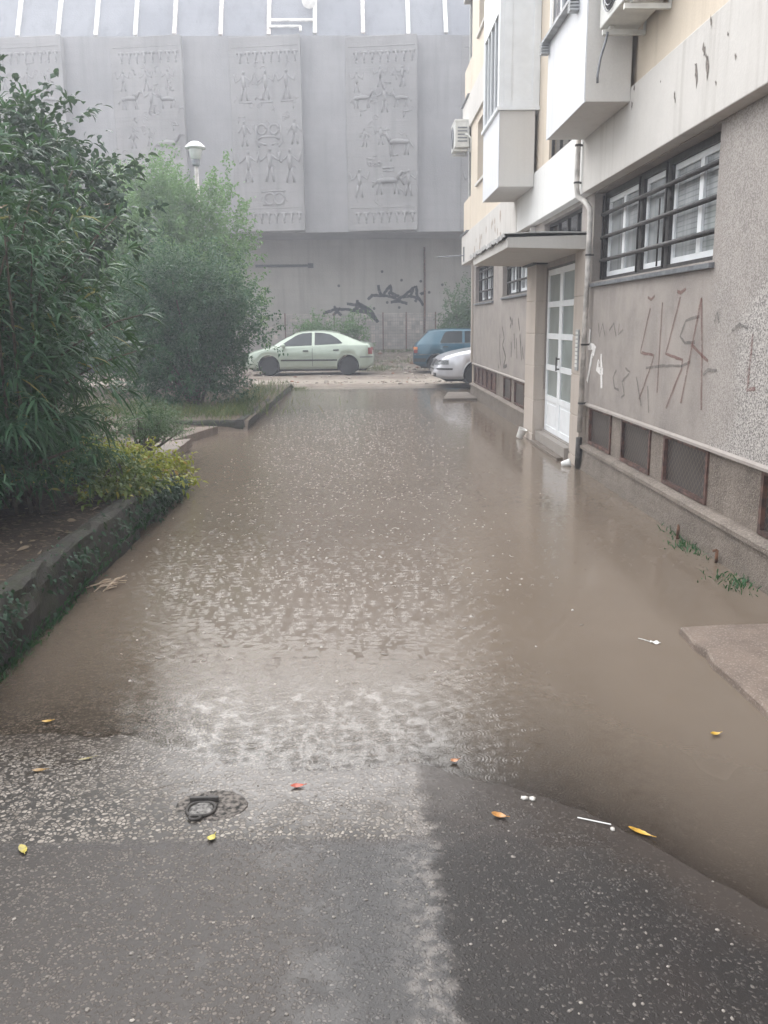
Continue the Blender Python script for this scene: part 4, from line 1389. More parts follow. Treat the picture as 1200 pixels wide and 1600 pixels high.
def car(name, loc, rz, L, hw, xr, xf, Rw, top, belt, plan, paint, label, cat='car', wins=(), scr=(), rearscr=(), strips=(), lights=(), roofw=.72, sill=.20, rim='rim', mirror_x=None, handles=()):
    root = thing(name, loc, label, cat, None, rz, local=True)
    f = lambda tab: (lambda x: float(np.interp(x, [p[0] for p in tab], [p[1] for p in tab])))
    zt, zbl, pl = f(top), f(belt), f(plan)
    xs = sorted(set([0, .015, .04, .08] + [L - d for d in (0, .015, .04, .08)] + list(np.linspace(.12, L - .12, 84))
                    + [c + d for c in (xr, xf) for d in np.linspace(-Rw - .06, Rw + .06, 25)]))
    xs = [x for x in xs if 0 <= x <= L]

    def sm(fun, x, w=.05):
        return (fun(max(0, x - w)) + fun(x) * 2 + fun(min(L, x + w))) / 4
    vs, fs = [], []
    Ra = Rw + .055
    for x in xs:
        w = hw * sm(pl, x, .04)
        T_ = sm(zt, x)
        Bz = min(sm(zbl, x), T_ - .04)
        zb = sill + .10 * max(0, 1 - x / .35) ** 2 + .06 * max(0, 1 - (L - x) / .4) ** 2
        arch = 0
        for c in (xr, xf):
            d = abs(x - c)
            if d < Ra:
                arch = max(arch, Rw + math.sqrt(Ra * Ra - d * d) * 1.0 - .0)
        h = min(1, max(0, (T_ - Bz) / .42))
        wr = w * ((1 - h) * .90 + h * roofw)
        za = max(zb, arch)
        z2 = max(zb + .10, za + .012)
        z3 = max(zb + (Bz - zb) * .55, z2 + .012)
        z3 = min(z3, Bz - .01)
        z2 = min(z2, z3 - .005)
        za = min(za, z2 - .005)
        half = [(0, za), (w * .60, za), (w * .955, za), (w * .985, z2), (w, z3), (w * .975, Bz - .012), (w * .955, Bz),
                (wr + (w * .955 - wr) * .1, Bz + (T_ - Bz) * .86), (wr * .93, T_ - (T_ - Bz) * .03 - .012), (wr * .6, T_ - .003), (0, T_ + .004)]
        vs += [(x, y, z) for y, z in half] + [(x, -y, z) for y, z in half[1:-1][::-1]]
    n = 20
    for i in range(len(xs) - 1):
        for k in range(n):
            k2 = (k + 1) % n
            fs.append((i * n + k, i * n + k2, (i + 1) * n + k2, (i + 1) * n + k))
    fs.append(tuple(range(n))[::-1])
    fs.append(tuple(range((len(xs) - 1) * n, len(xs) * n)))
    x0 = (xr + xf) / 2
    vs = [(v[0] - x0, v[1], v[2]) for v in vs]
    mb = MB().add(vs, fs)
    body = mb.build('body', paint, root, smooth=True)
    bvh = BVHTree.FromPolygons([Vector(v) for v in vs], fs)

    def ray(o, d):
        hit = bvh.ray_cast(Vector(o), Vector(d))
        return hit

    def side_patch(xa, xb, zlo, zhi, sg, off=.007, nx=14, nz=4):
        V, Fc = [], []
        for i in range(nx + 1):
            x = xa + (xb - xa) * i / nx
            for j in range(nz + 1):
                z = zlo(x) + (zhi(x) - zlo(x)) * j / nz
                h = ray((x - x0, sg * 3, z), (0, -sg, 0))
                if h[0] is None:
                    V.append((x - x0, sg * hw * .8, z))
                else:
                    V.append(tuple(h[0] + Vector((h[1][0], h[1][1], h[1][2])) * (off if h[1][1] * sg > 0 else -off)))
        for i in range(nx):
            for j in range(nz):
                a = i * (nz + 1) + j
                Fc.append((a, a + nz + 1, a + nz + 2, a + 1))
        return V, Fc

    def top_patch(xa, xb, frac, off=.007, nx=8, ny=12):
        V, Fc = [], []
        for i in range(nx + 1):
            x = xa + (xb - xa) * i / nx
            w = hw * pl(x) * frac
            for j in range(ny + 1):
                y = -w + 2 * w * j / ny
                h = ray((x - x0, y, 3), (0, 0, -1))
                p = h[0] if h[0] is not None else Vector((x - x0, y, zt(x)))
                V.append(tuple(p + Vector((0, 0, off))))
        for i in range(nx):
            for j in range(ny):
                a = i * (ny + 1) + j
                Fc.append((a, a + ny + 1, a + ny + 2, a + 1))
        return V, Fc

    def end_patch(y0, y1, z0, z1, sgx, off=.006, ny=5, nz=3):
        V, Fc = [], []
        for i in range(ny + 1):
            y = y0 + (y1 - y0) * i / ny
            for j in range(nz + 1):
                z = z0 + (z1 - z0) * j / nz
                h = ray((sgx * 9, y, z), (-sgx, 0, 0))
                p = h[0] if h[0] is not None else Vector((sgx * 2, y, z))
                V.append(tuple(p + Vector((sgx * off, 0, 0))))
        for i in range(ny):
            for j in range(nz):
                a = i * (nz + 1) + j
                Fc.append((a, a + nz + 1, a + nz + 2, a + 1))
        return V, Fc

    for (xa, xb, lo, hi) in wins:
        for sg in (-1, 1):
            V, Fc = side_patch(xa, xb, f(lo), f(hi), sg)
            MB().add(V, Fc).build('side_window', MT['carglass'], root, smooth=True, fix=False)
    for (nm, args) in (('windscreen', scr), ('rear_window', rearscr)):
        if args:
            V, Fc = top_patch(*args)
            MB().add(V, Fc).build(nm, MT['carglass'], root, smooth=True, fix=False)
    for (xa, xb, za, zb_, m) in strips:
        for sg in (-1, 1):
            V, Fc = side_patch(xa, xb, lambda x: za, lambda x: zb_, sg, .012)
            MB().add(V, Fc).build('trim_strip', m, root, smooth=True, fix=False)
    for (kind, a, b, c, d, m, nm) in lights:
        for sg in (-1, 1):
            if kind == 'side':
                V, Fc = side_patch(a, b, lambda x: c, lambda x: d, sg, .01, 6, 3)
            else:
                y0_, y1_ = (a, b) if sg > 0 else (-b, -a)
                V, Fc = end_patch(y0_, y1_, c, d, 1 if kind == 'front' else -1)
            MB().add(V, Fc).build(nm, m, root, smooth=True, fix=False)
    for c in (xr, xf):
        for sg in (-1, 1):
            yw = sg * (hw - .115)
            tw = .095
            prof = [(Rw * .62, -tw), (Rw * .93, -tw), (Rw, -tw * .6), (Rw, tw * .6), (Rw * .93, tw), (Rw * .62, tw)]
            wh = MB().lathe(prof, (c - x0, yw, Rw), 1, 28).build('wheel', MT['tyre'], root, smooth=False)
            rm = MB().lathe([(Rw * .60, tw * .2), (Rw * .64, tw * .95), (Rw * .58, tw * 1.0), (Rw * .50, tw * .45), (Rw * .2, tw * .55), (Rw * .14, tw * .9), (.01, tw * .95)], (0, 0, 0), 1, 20)
            for k in range(8):
                th = k * math.pi / 4
                rm.lathe([(.028, tw * .52), (.02, tw * .56)], (Rw * .36 * math.cos(th), 0, Rw * .36 * math.sin(th)), 1, 8, 1)
            rm.v = [(v[0] + c - x0, v[1] * sg + yw, v[2] + Rw) for v in rm.v]
            rm.build('rim', [MT[rim], MT['under']], wh)
            # arch lip
            lip = [(c - x0 + (Ra + .012) * math.cos(t_), sg * (hw * pl(c) * .985 + .003), Rw + (Ra + .012) * math.sin(t_)) for t_ in np.linspace(-.25, math.pi + .25, 22)]
            MB().tube(lip, .018, 6).build('wheel_arch', paint, root, smooth=True)
    MB().box(-x0 + .25, L - x0 - .3, -hw + .2, hw - .2, sill - .06, sill + .12).build('underbody', MT['under'], root)
    if mirror_x:
        for sg in (-1, 1):
            z = zbl(mirror_x) + .06
            m_ = MB().lathe([(.02, -.09), (.06, -.07), (.075, 0), (.06, .06), (.02, .08)], (mirror_x - x0, sg * (hw + .07), z), 1, 12)
            m_.tube([(mirror_x - x0, sg * (hw - .08), z - .03), (mirror_x - x0, sg * (hw + .06), z)], .025, 6)
            m_.build('mirror', paint if name != 'parked_hatch' else MT['black_trim'], root, smooth=True)
    for hx, hz in handles:
        for sg in (-1, 1):
            MB().box(hx - x0 - .09, hx - x0 + .09, sg * hw - .02, sg * hw + .022, hz - .018, hz + .02).build('door_handle', MT['black_trim'], root, bevel=.008)
    return root, x0


PLAN = [(0, .80), (.06, .87), (.2, .94), (.6, .985), (1.2, 1), (2.9, 1), (3.5, .985), (3.9, .92), (4.1, .80), (4.19, .66)]
green = mat_carpaint('pale_green_paint', (.37, .43, .355), .25)
car('parked_car', (-1.74, 28.9, .045), math.pi - .05, 4.19, .85, .80, 3.34, .30,
    [(0, .78), (.03, .93), (.10, 1.03), (.30, 1.03), (.42, 1.07), (1.05, 1.335), (1.35, 1.395), (1.75, 1.415), (2.2, 1.405), (2.5, 1.35), (2.8, 1.20), (3.22, .955), (3.4, .90), (3.8, .80), (4.05, .70), (4.15, .60), (4.19, .50)],
    [(0, .72), (.12, .94), (.9, .955), (1.6, .93), (2.6, .89), (3.2, .86), (3.5, .82), (4.0, .68), (4.19, .46)], PLAN, green,
    'pale green fastback hatchback parked facing left in front of the hall', 'car',
    wins=[(.98, 1.86, [(.98, 1.0), (1.86, .955)], [(.98, 1.02), (1.12, 1.15), (1.35, 1.28), (1.6, 1.335), (1.86, 1.345)]),
          (1.95, 2.98, [(1.95, .95), (2.98, .92)], [(1.95, 1.345), (2.25, 1.325), (2.45, 1.26), (2.75, 1.08), (2.98, .935)])],
    scr=(2.52, 3.16, .72), rearscr=(.42, 1.06, .70),
    strips=[(1.93, 1.942, .30, .93, MT['under']), (3.02, 3.032, .30, .84, MT['under']), (1.15, 2.95, .46, .51, MT['black_trim']), (.02, .42, .56, .585, MT['black_trim'])],
    lights=[('side', .03, .16, .66, .86, MT['redlens'], 'tail_light'), ('rear', .42, .68, .66, .88, MT['redlens'], 'tail_light'), ('front', .3, .62, .52, .62, MT['clearlens'], 'headlight')],
    rim='dark_rim', mirror_x=2.85, handles=((1.18, .80), (2.15, .78)))

PLAN2 = [(0, .90), (.05, .94), (.2, .97), (.6, 1), (3.3, 1), (3.7, .96), (3.95, .88), (3.99, .80)]
blue = mat_carpaint('petrol_blue_paint', (.001, .068, .112), .2)
car('parked_car', (3.66, 29.6, .05), -.04, 3.99, .84, .76, 3.23, .29,
    [(0, .80), (.03, .90), (.10, .97), (.48, 1.355), (.62, 1.40), (1.2, 1.425), (2.1, 1.405), (2.32, 1.36), (2.95, .96), (3.2, .93), (3.85, .82), (3.95, .76), (3.99, .6)],
    [(0, .76), (.12, .92), (.9, .93), (2.9, .90), (3.4, .86), (3.99, .56)], PLAN2, blue,
    'dark blue boxy hatchback parked tail first beside the apartment block', 'car',
    wins=[(.88, 1.60, [(.88, .96), (1.6, .95)], [(.88, 1.0), (1.0, 1.26), (1.08, 1.325), (1.6, 1.34)]),
          (1.68, 2.72, [(1.68, .95), (2.72, .945)], [(1.68, 1.34), (2.15, 1.33), (2.35, 1.24), (2.72, .98)])],
    scr=(2.34, 2.92, .74), rearscr=(.16, .46, .74),
    strips=[(1.64, 1.652, .30, .93, MT['under']), (2.74, 2.752, .3, .9, MT['under']), (.02, 3.9, .575, .60, MT['rim']), (.0, .5, .36, .47, MT['black_trim']), (.86, 2.76, .945, .957, MT['rim'])],
    lights=[('side', .015, .13, .64, .74, MT['redlens'], 'tail_light'), ('side', .015, .13, .75, .84, MT['amberlens'], 'tail_light'),
            ('rear', .50, .74, .64, .74, MT['redlens'], 'tail_light'), ('rear', .50, .74, .75, .84, MT['amberlens'], 'tail_light'), ('rear', .02, .24, .62, .72, MT['clearlens'], 'number_plate')],
    roofw=.78, rim='dark_rim', mirror_x=2.65, handles=((1.05, .84), (1.95, .84)))

PLAN3 = [(0, .85), (.2, .95), (.6, 1), (3.6, 1), (4.0, .96), (4.25, .86), (4.42, .68), (4.5, .52)]
silver = mat_carpaint('silver_paint', (.62, .62, .66), .35)
car('parked_car', (4.12, 23.15, .035), math.pi + .03, 4.5, .865, .92, 3.43, .31,
    [(0, .85), (.1, 1.0), (.5, 1.05), (1.2, 1.38), (1.7, 1.43), (2.3, 1.41), (2.7, 1.28), (3.2, 1.0), (3.45, .97), (3.9, .89), (4.25, .79), (4.4, .70), (4.46, .60), (4.5, .46)],
    [(0, .8), (.2, .96), (1, .95), (3.2, .9), (3.6, .87), (4.0, .80), (4.3, .70), (4.5, .42)], PLAN3, silver,
    'silver saloon car with its nose showing past the corner of the apartment block', 'car',
    wins=[(1.2, 2.0, [(1.2, 1.0), (2, .98)], [(1.2, 1.1), (1.5, 1.33), (2, 1.35)]), (2.1, 3.05, [(2.1, .98), (3.05, .96)], [(2.1, 1.35), (2.5, 1.28), (3.05, 1.0)])],
    scr=(2.66, 3.2, .74),
    strips=[(4.06, 4.44, .44, .485, MT['black_trim']), (1.3, 3.0, .46, .52, MT['black_trim'])],
    lights=[('side', 4.16, 4.40, .575, .685, MT['clearlens'], 'headlight'), ('front', .34, .62, .56, .68, MT['clearlens'], 'headlight'), ('front', .0, .28, .52, .70, MT['black_trim'], 'radiator_grille'),
            ('front', .30, .52, .27, .36, MT['black_trim'], 'air_intake'), ('front', .0, .5, .435, .475, MT['black_trim'], 'trim_strip')],
    mirror_x=2.95, handles=((1.3, .8), (2.2, .8)))
navy = mat_carpaint('navy_paint', (.022, .035, .085), .2)
car('parked_car', (-8.35, 29.0, .045), .03, 3.9, .83, .75, 3.2, .29,
    [(0, .78), (.03, .90), (.12, .98), (.5, 1.33), (.8, 1.40), (2.0, 1.40), (2.3, 1.33), (2.95, .95), (3.6, .84), (3.85, .72), (3.9, .55)],
    [(0, .74), (.12, .92), (.9, .93), (2.9, .90), (3.4, .82), (3.9, .52)], [(0, .88), (.2, .96), (.6, 1), (3.2, 1), (3.6, .94), (3.85, .82), (3.9, .7)], navy,
    'navy blue car half hidden behind the dense round shrub', 'car',
    wins=[(.9, 1.7, [(.9, .97), (1.7, .95)], [(.9, 1.05), (1.1, 1.3), (1.7, 1.33)]), (1.8, 2.75, [(1.8, .95), (2.75, .94)], [(1.8, 1.33), (2.2, 1.3), (2.75, .98)])],
    scr=(2.36, 2.9, .72), rearscr=(.2, .5, .7), strips=[(.9, 2.9, .46, .51, MT['black_trim'])],
    lights=[('side', 3.66, 3.84, .56, .66, MT['clearlens'], 'headlight'), ('side', .02, .12, .62, .82, MT['redlens'], 'tail_light')], rim='dark_rim', mirror_x=2.65)

# ------------------------------------------------------------------ air conditioners, street lamp
def ac_unit(x0, x1, y0, y1, z0, z1, label, fan_side='x'):
    root = thing('air_conditioner', ((x0 + x1) / 2, (y0 + y1) / 2, z0), label, 'air conditioner', 'outdoor air conditioner units')
    c = MB().box(x0, x1, y0, y1, z0 + .03, z1).box(x0 - .01, x1 + .005, y0 - .008, y1 + .008, z1 - .05, z1 + .006).box(x0 + .05, x0 + .1, y0 + .06, y0 + .13, z0, z0 + .031).box(
        x0 + .05, x0 + .1, y1 - .13, y1 - .06, z0, z0 + .031)
    c.build('casing', MT['acwhite'], root, bevel=.01)
    yc, zc = y0 + (y1 - y0) * .58, (z0 + z1) / 2
    rg = MB()
    for k in range(1, 6):
        r_ = .045 * k
        rg.tube([(x0 - .014, yc + r_ * math.cos(t_), zc + r_ * math.sin(t_)) for t_ in np.linspace(0, 2 * math.pi, 25)], .005, 5)
    rg.tube([(x0 - .012, yc - .22, zc), (x0 - .012, yc + .22, zc)], .005, 5)
    rg.build('fan_grille', MT['sheet'], root)
    MB().lathe([(.215, 0), (.20, .004)], (x0 - .006, yc, zc), 0, 24).build('fan_opening', MT['under'], root)
    vs = MB()
    for i in range(5):
        vs.box(x0 + .06, x1 - .05, y0 - .012, y0 - .001, z0 + .14 + i * .07, z0 + .165 + i * .07)
    vs.build('side_vent', MT['sheet'], root)
    for yy in (y0 + .1, y1 - .1):
        MB().box(x0 + .0, 2.425, yy - .018, yy + .018, z0 - .04, z0 - .002).box(2.412, 2.426, yy - .018, yy + .018, z0 - .001, z0 + .2).build('bracket', MT['acwhite'], root)
    return root


a1 = ac_unit(2.06, 2.39, 7.25, 8.07, 4.06, 4.66, 'grey white air conditioner seen from below above the barred window')
MB().tube([(2.10, 7.95, 4.04), (2.09, 7.97, 3.97), (2.06, 8.0, 3.85), (2.045, 8.02, 3.72), (2.05, 8.03, 3.66)], .011, 8).build('drain_hose', MT['sheet'], a1, smooth=True)
a2 = ac_unit(2.08, 2.40, 20.35, 21.15, 5.42, 6.02, 'small white air conditioner hanging on the far corner of the block')
MB().tube([(2.3, 20.30, 5.7), (2.35, 20.22, 5.68), (2.42, 20.2, 5.6), (2.42, 20.2, 5.3)], .018, 8).build('coolant_pipe', MT['acwhite'], a2, smooth=True)

L_ = thing('street_lamp', (-3.64, 20.35, .1), 'mushroom shaped white street lamp rising behind the feathery green tree', 'street lamp')
MB().tube([(-3.64, 20.35, 0), (-3.64, 20.35, 3.0), (-3.64, 20.35, 5.115)], [.07, .055, .042], 12).build('pole', MT['pipe_pale'], L_, smooth=True)
MB().lathe([(.06, 5.082), (0.088, 5.115), (0.092, 5.214), (0.080, 5.239)], (-3.64, 20.35, 0), 2, 16).build('collar', MT['sheet'], L_)
MB().lathe([(0.084, 5.223), (0.109, 5.247), (0.139, 5.396), (0.160, 5.462)], (-3.64, 20.35, 0), 2, 20).build('lamp_globe', mat_plain('opal_glass', (.62, .64, .64), .25, .05), L_, smooth=True)
MB().lathe([(0.168, 5.450), (0.231, 5.454), (0.231, 5.469), (0.202, 5.504), (0.143, 5.558), (.08, 5.595), (.01, 5.603)], (-3.64, 20.35, 0), 2, 24).build('lamp_shade', mat_plain('lamp_shade_white', (.72, .73, .75), .4, .1), L_, smooth=True)


# ------------------------------------------------------------------ vegetation
def norm(a):
    return a / np.maximum(np.linalg.norm(a, axis=1, keepdims=True), 1e-9)


def leaf_cloud(P, D, Ln, Wd, droop=.25, fold=.18):
    """P base points, D directions, Ln/Wd arrays: one folded six-vertex blade each"""
    n = len(P)
    D = norm(D)
    up = np.tile([[0, 0, 1.0]], (n, 1)) + rng.normal(0, .45, (n, 3))
    side = norm(np.cross(D, up))
    nor = np.cross(side, D)
    Ln = np.broadcast_to(Ln, n)[:, None]
    Wd = np.broadcast_to(Wd, n)[:, None]
    dz = np.zeros((n, 3))
    dz[:, 2] = 1
    v0 = P
    m1 = P + D * Ln * .33 - dz * Ln * droop * .10
    m2 = P + D * Ln * .68 - dz * Ln * droop * .42
    v5 = P + D * Ln - dz * Ln * droop
    f = nor * Wd * fold
    V = np.stack([v0, m1 + side * Wd * .5 + f, m1 - side * Wd * .5 + f, m2 + side * Wd * .38 + f, m2 - side * Wd * .38 + f, v5], 1).reshape(-1, 3)
    b = np.arange(n) * 6
    tri = np.concatenate([np.stack([b, b + 1, b + 2], 1), np.stack([b + 3, b + 5, b + 4], 1)])
    quad = np.stack([b + 1, b + 3, b + 4, b + 2], 1)
    return V, tri, quad


def leaf_obj(name, sets, material, parent=None):
    VV, TT, QQ, o_ = [], [], [], 0
    for V, t_, q in sets:
        VV.append(V)
        TT.append(t_ + o_)
        QQ.append(q + o_)
        o_ += len(V)
    V = np.concatenate(VV)
    t_ = np.concatenate(TT)
    q = np.concatenate(QQ)
    if parent is not None and parent.name in ORG:
        V = V - np.array(ORG[parent.name])
    me = bpy.data.meshes.new(name)
    me.vertices.add(len(V))
    me.vertices.foreach_set('co', V.astype(np.float32).ravel())
    nl = len(t_) * 3 + len(q) * 4
    me.loops.add(nl)
    me.loops.foreach_set('vertex_index', np.concatenate([t_.ravel(), q.ravel()]).astype(np.int32))
    me.polygons.add(len(t_) + len(q))
    st = np.concatenate([np.arange(len(t_)) * 3, len(t_) * 3 + np.arange(len(q)) * 4]).astype(np.int32)
    me.polygons.foreach_set('loop_start', st)
    me.update(calc_edges=True)
    me.validate()
    me.materials.append(material)
    o = bpy.data.objects.new(name, me)
    COL.objects.link(o)
    if parent is not None:
        o.parent = parent
    return o


def rand_dir(n, zmin=-1.0):
    d = norm(rng.normal(0, 1, (n * 4 + 30, 3)))
    d = d[d[:, 2] > zmin][:n]
    return d


def bush(name, base, c, rad, nclump, per, ln, wd, material, label, cat, stem_mat, droop=.3, shell=.55, lump=.22, group=None, twig=.20, nstem=9, cut=None, zmin=-.75, upb=.35, crown_name='crown', top_taper=0.0):
    """leafy crown: many twigs spread through a lumpy ellipsoid, each carrying its own tuft of leaves"""
    root = thing(name, base, label, cat, group)
    c = np.array(c)
    rad = np.array(rad)
    d = rand_dir(nclump, zmin)
    nclump = len(d)
    ph = rng.uniform(0, 6.28, 6)
    lum = 1 + lump * (np.sin(d[:, 0] * 4 + ph[0]) * np.sin(d[:, 1] * 4 + ph[1]) + .7 * np.sin(d[:, 2] * 6 + ph[2] + d[:, 0] * 5))
    rr_ = np.where(rng.random(nclump) < .72, rng.uniform(shell, 1.0, nclump), rng.uniform(.12, shell, nclump)) * lum
    rr_ = rr_ * (1 + .10 * rng.normal(0, 1, nclump))
    K = c + d * rad * rr_[:, None]
    if top_taper:
        f = np.clip((K[:, 2] - c[2]) / rad[2], 0, 1.3)
        K[:, :2] = c[:2] + (K[:, :2] - c[:2]) * (1 - top_taper * f)[:, None]
    if cut is not None:
        keep = cut(K)
        K, d = K[keep], d[keep]
    n = len(K) * per
    T_ = np.repeat(norm(d * np.array([1, 1, .8]) + np.array([0, 0, upb]) + rng.normal(0, .35, d.shape)), per, 0)
    s_ = rng.uniform(-.5, 1.0, (n, 1))
    P = np.repeat(K, per, 0) + T_ * s_ * twig + rng.normal(0, twig * .22, (n, 3))
    D = T_ * .7 + rng.normal(0, .65, (n, 3))
    Ls = ln * rng.uniform(.65, 1.3, n)
    leaf_obj(crown_name, [leaf_cloud(P, D, Ls, wd * rng.uniform(.75, 1.25, n), droop)], material, root)
    st = MB()
    b0 = Vector(base)
    order = rng.permutation(len(K))[:nstem]
    for k in order:
        e = Vector(K[k])
        m_ = b0.lerp(e, .5) + Vector((random.uniform(-.1, .1), random.uniform(-.1, .1), random.uniform(.0, .25)))
        r_ = .018 + .010 * rad.max()
        st.tube([b0 + Vector((random.uniform(-.08, .08), random.uniform(-.08, .08), -.1)), b0.lerp(m_, .5), m_, e], [r_, r_ * .8, r_ * .55, r_ * .2], 6)
    st.build('trunk' if nstem < 12 else 'stems', stem_mat, root, smooth=True)
    return root


MT['bark'] = mat_plain('bark', (.10, .08, .062), .85, .35, 12, .8)
MT['lf_ole'] = mat_leaf('oleander_leaf', (.026, .082, .042), (.066, .155, .072), .46, .28, (.22, .20, .05), .012)
MT['lf_broad'] = mat_leaf('broad_dark_leaf', (.024, .062, .040), (.050, .105, .062), .45, .24)
MT['lf_feather'] = mat_leaf('light_feathery_leaf', (.135, .275, .092), (.215, .365, .13), .45, .42)
MT['lf_shrub'] = mat_leaf('privet_leaf', (.020, .088, .036), (.048, .155, .058), .34, .28)
MT['lf_yellow'] = mat_leaf('yellow_green_leaf', (.30, .34, .03), (.46, .46, .06), .4, .35, (.36, .22, .03), .06)
MT['lf_yellow2'] = mat_leaf('fresh_green_leaf', (.10, .16, .035), (.19, .24, .06), .42, .3, (.34, .30, .05), .08)
MT['lf_grey'] = mat_leaf('grey_green_leaf', (.075, .15, .06), (.125, .21, .09), .45, .3)
MT['lf_grass'] = mat_leaf('grass_blade', (.075, .12, .035), (.16, .20, .06), .45, .3, (.26, .22, .09), .1)

# oleander: arching stems with whorls of long narrow leaves
O = thing('oleander', (-2.95, 6.55, .28), 'tall dark oleander with long narrow leaves filling the left edge', 'shrub')
NS = 900
sets_P, sets_D, sets_L = [], [], []
stm = MB()
fl_pts = []
for i in range(NS):
    b0 = np.array([-2.95 + rng.normal(0, .30), 6.5 + rng.normal(0, .42), .28])
    d = rand_dir(1, -.95)[0]
    rk = rng.uniform(.55, 1.06) if rng.random() < .8 else rng.uniform(.3, .55)
    e = np.array([-3.08, 6.5, 1.80]) + d * np.array([1.36, 1.5, 1.55]) * rk
    if e[2] < .55:
        e[2] = .55 + rng.uniform(0, .5)
    # keep clear of the flood below the crown
    if e[0] > -1.45 + .12 * (e[2] - .9):
        e[0] = -1.45 - rng.uniform(0, .3)
    mid = b0 * .45 + e * .55 + np.array([0, 0, .35 + .2 * rng.random()])
    ts = np.linspace(0, 1, 9)[:, None]
    pth = (1 - ts) ** 2 * b0 + 2 * ts * (1 - ts) * mid + ts ** 2 * e
    if i < 90:
        stm.tube([Vector(p) for p in pth], list(np.linspace(.016, .005, 9)), 5)
    nw = rng.integers(8, 12)
    for j in range(nw):
        t_ = .42 + .58 * j / (nw - 1)
        p = (1 - t_) ** 2 * b0 + 2 * t_ * (1 - t_) * mid + t_ ** 2 * e
        tan = 2 * (1 - t_) * (mid - b0) + 2 * t_ * (e - mid)
        tan = tan / np.linalg.norm(tan)
        a = np.cross(tan, rng.normal(0, 1, 3))
        a /= np.linalg.norm(a)
        b_ = np.cross(tan, a)
        last = j == nw - 1
        kk = 9 if last else 3
        th0 = rng.uniform(0, 6.28)
        for k in range(kk):
            th = th0 + 2 * math.pi * k / kk + rng.normal(0, .15)
            out = a * math.cos(th) + b_ * math.sin(th)
            w = rng.uniform(.25, 1.0) if last else rng.uniform(.55, .95)
            sets_P.append(p)
            sets_D.append(out * w + tan * (.75 if last else .5))
            sets_L.append(rng.uniform(.14, .245) * (1.0 if last else .95))
    if d[0] > -.2 and rng.random() < .10 and e[2] > 1.2:
        fl_pts.append(e)
P, D, Ls = np.array(sets_P), np.array(sets_D), np.array(sets_L)
leaf_obj('leaves', [leaf_cloud(P, D, Ls, rng.uniform(.014, .023, len(P)), .45, .12)], MT['lf_ole'], O)
stm.build('stems', MT['bark'], O, smooth=True)
fb = MB()
for p in fl_pts + [np.array([-2.55, 5.2, 2.6]), np.array([-2.2, 5.6, 2.35]), np.array([-1.75, 6.3, 2.45])]:
    for k in range(5):
        th = 2 * math.pi * k / 5
        q = Vector(p) + Vector((0, 0, .02))
        a = Vector((math.cos(th), math.sin(th), random.uniform(-.4, .6))) * random.uniform(.02, .045)
        s_ = Vector((-math.sin(th), math.cos(th), 0)) * .013
        fb.add([q, q + a * .6 + s_, q + a, q + a * .6 - s_], [(0, 1, 2, 3)])
fb.build('flowers', mat_leaf('wilted_flower', (.50, .30, .24), (.62, .50, .42), .6, .3), O, fix=False)

r2 = O.copy()  # unseen copy added left of the view, blocks sky light from the bed
COL.objects.link(r2)
r2.location = (-4.55, 4.3, .28)
r2.rotation_euler[2] = 2.4
r2['label'] = 'second oleander added out of view on the left to shade the planting bed'
for ch_ in list(O.children):
    c2_ = ch_.copy()
    COL.objects.link(c2_)
    c2_.parent = r2

bush('broadleaf_tree', (-4.05, 10.3, .1), (-4.0, 10.3, 2.75), (1.3, 1.25, 1.45), 750, 20, .12, .055, MT['lf_broad'], 'dark glossy broad leaved tree just behind the oleander', 'tree', MT['bark'], .35, .6, .2, twig=.2, nstem=8)
bush('feathery_tree', (-4.55, 20.2, .15), (-4.45, 20.2, 3.0), (2.15, 1.7, 2.15), 2400, 30, .095, .042, MT['lf_feather'], 'light green feathery tree behind the dense round shrub', 'tree', MT['bark'], .3, .5, .22, twig=.24, nstem=9, upb=.9, top_taper=.3, cut=lambda K: ~((np.abs(K[:, 0] + 3.6) < .36) & (K[:, 2] > 4.6) & (K[:, 1] < 20.6)))
bush('dense_shrub', (-3.15, 16.4, .12), (-3.42, 16.4, 1.62), (1.45, 1.4, 1.5), 2500, 26, .06, .034, MT['lf_shrub'], 'dense round dark green shrub on the far planting bed', 'shrub', MT['bark'], .25, .6, .14, twig=.17, nstem=16, upb=.6, zmin=-1.0)
bush('tall_tree', (-6.6, 9.2, .2), (-6.3, 9.0, 6.1), (2.2, 2.3, 2.6), 900, 20, .12, .055, MT['lf_broad'], 'tall tree at far left whose lowest twigs hang into the top corner', 'tree', MT['bark'], .35, .6, .2, twig=.26, nstem=8)
# hanging twig of that tree in the top-left corner
T2 = bpy.data.objects['tall_tree']
tp = np.concatenate([np.array([[-3.75, 9.0, 5.16]]) + rng.normal(0, 1, (90, 3)) * np.array([.33, .15, .05]), np.array([[-4.3, 9.0, 5.3]]) + rng.normal(0, 1, (160, 3)) * np.array([.35, .25, .14]),
                     np.array([[-3.98, 9.0, 4.3]]) + rng.normal(0, 1, (26, 3)) * np.array([.07, .08, .14])])
leaf_obj('low_branch_leaves', [leaf_cloud(tp, rng.normal(0, .8, (len(tp), 3)) + np.array([.3, 0, -.5]), rng.uniform(.08, .13, len(tp)), .04)], MT['lf_broad'], T2)
MB().tube([(-6.4, 9.1, 4.6), (-5.2, 9.05, 5.35), (-4.3, 9.0, 5.32), (-3.5, 9.0, 5.2)], [.05, .03, .018, .006], 6).tube([(-4.3, 9.0, 5.32), (-4.0, 9.0, 4.9), (-3.97, 9.0, 4.3)], [.012, .008, .004], 5).build('low_branch', MT['bark'], T2, smooth=True)

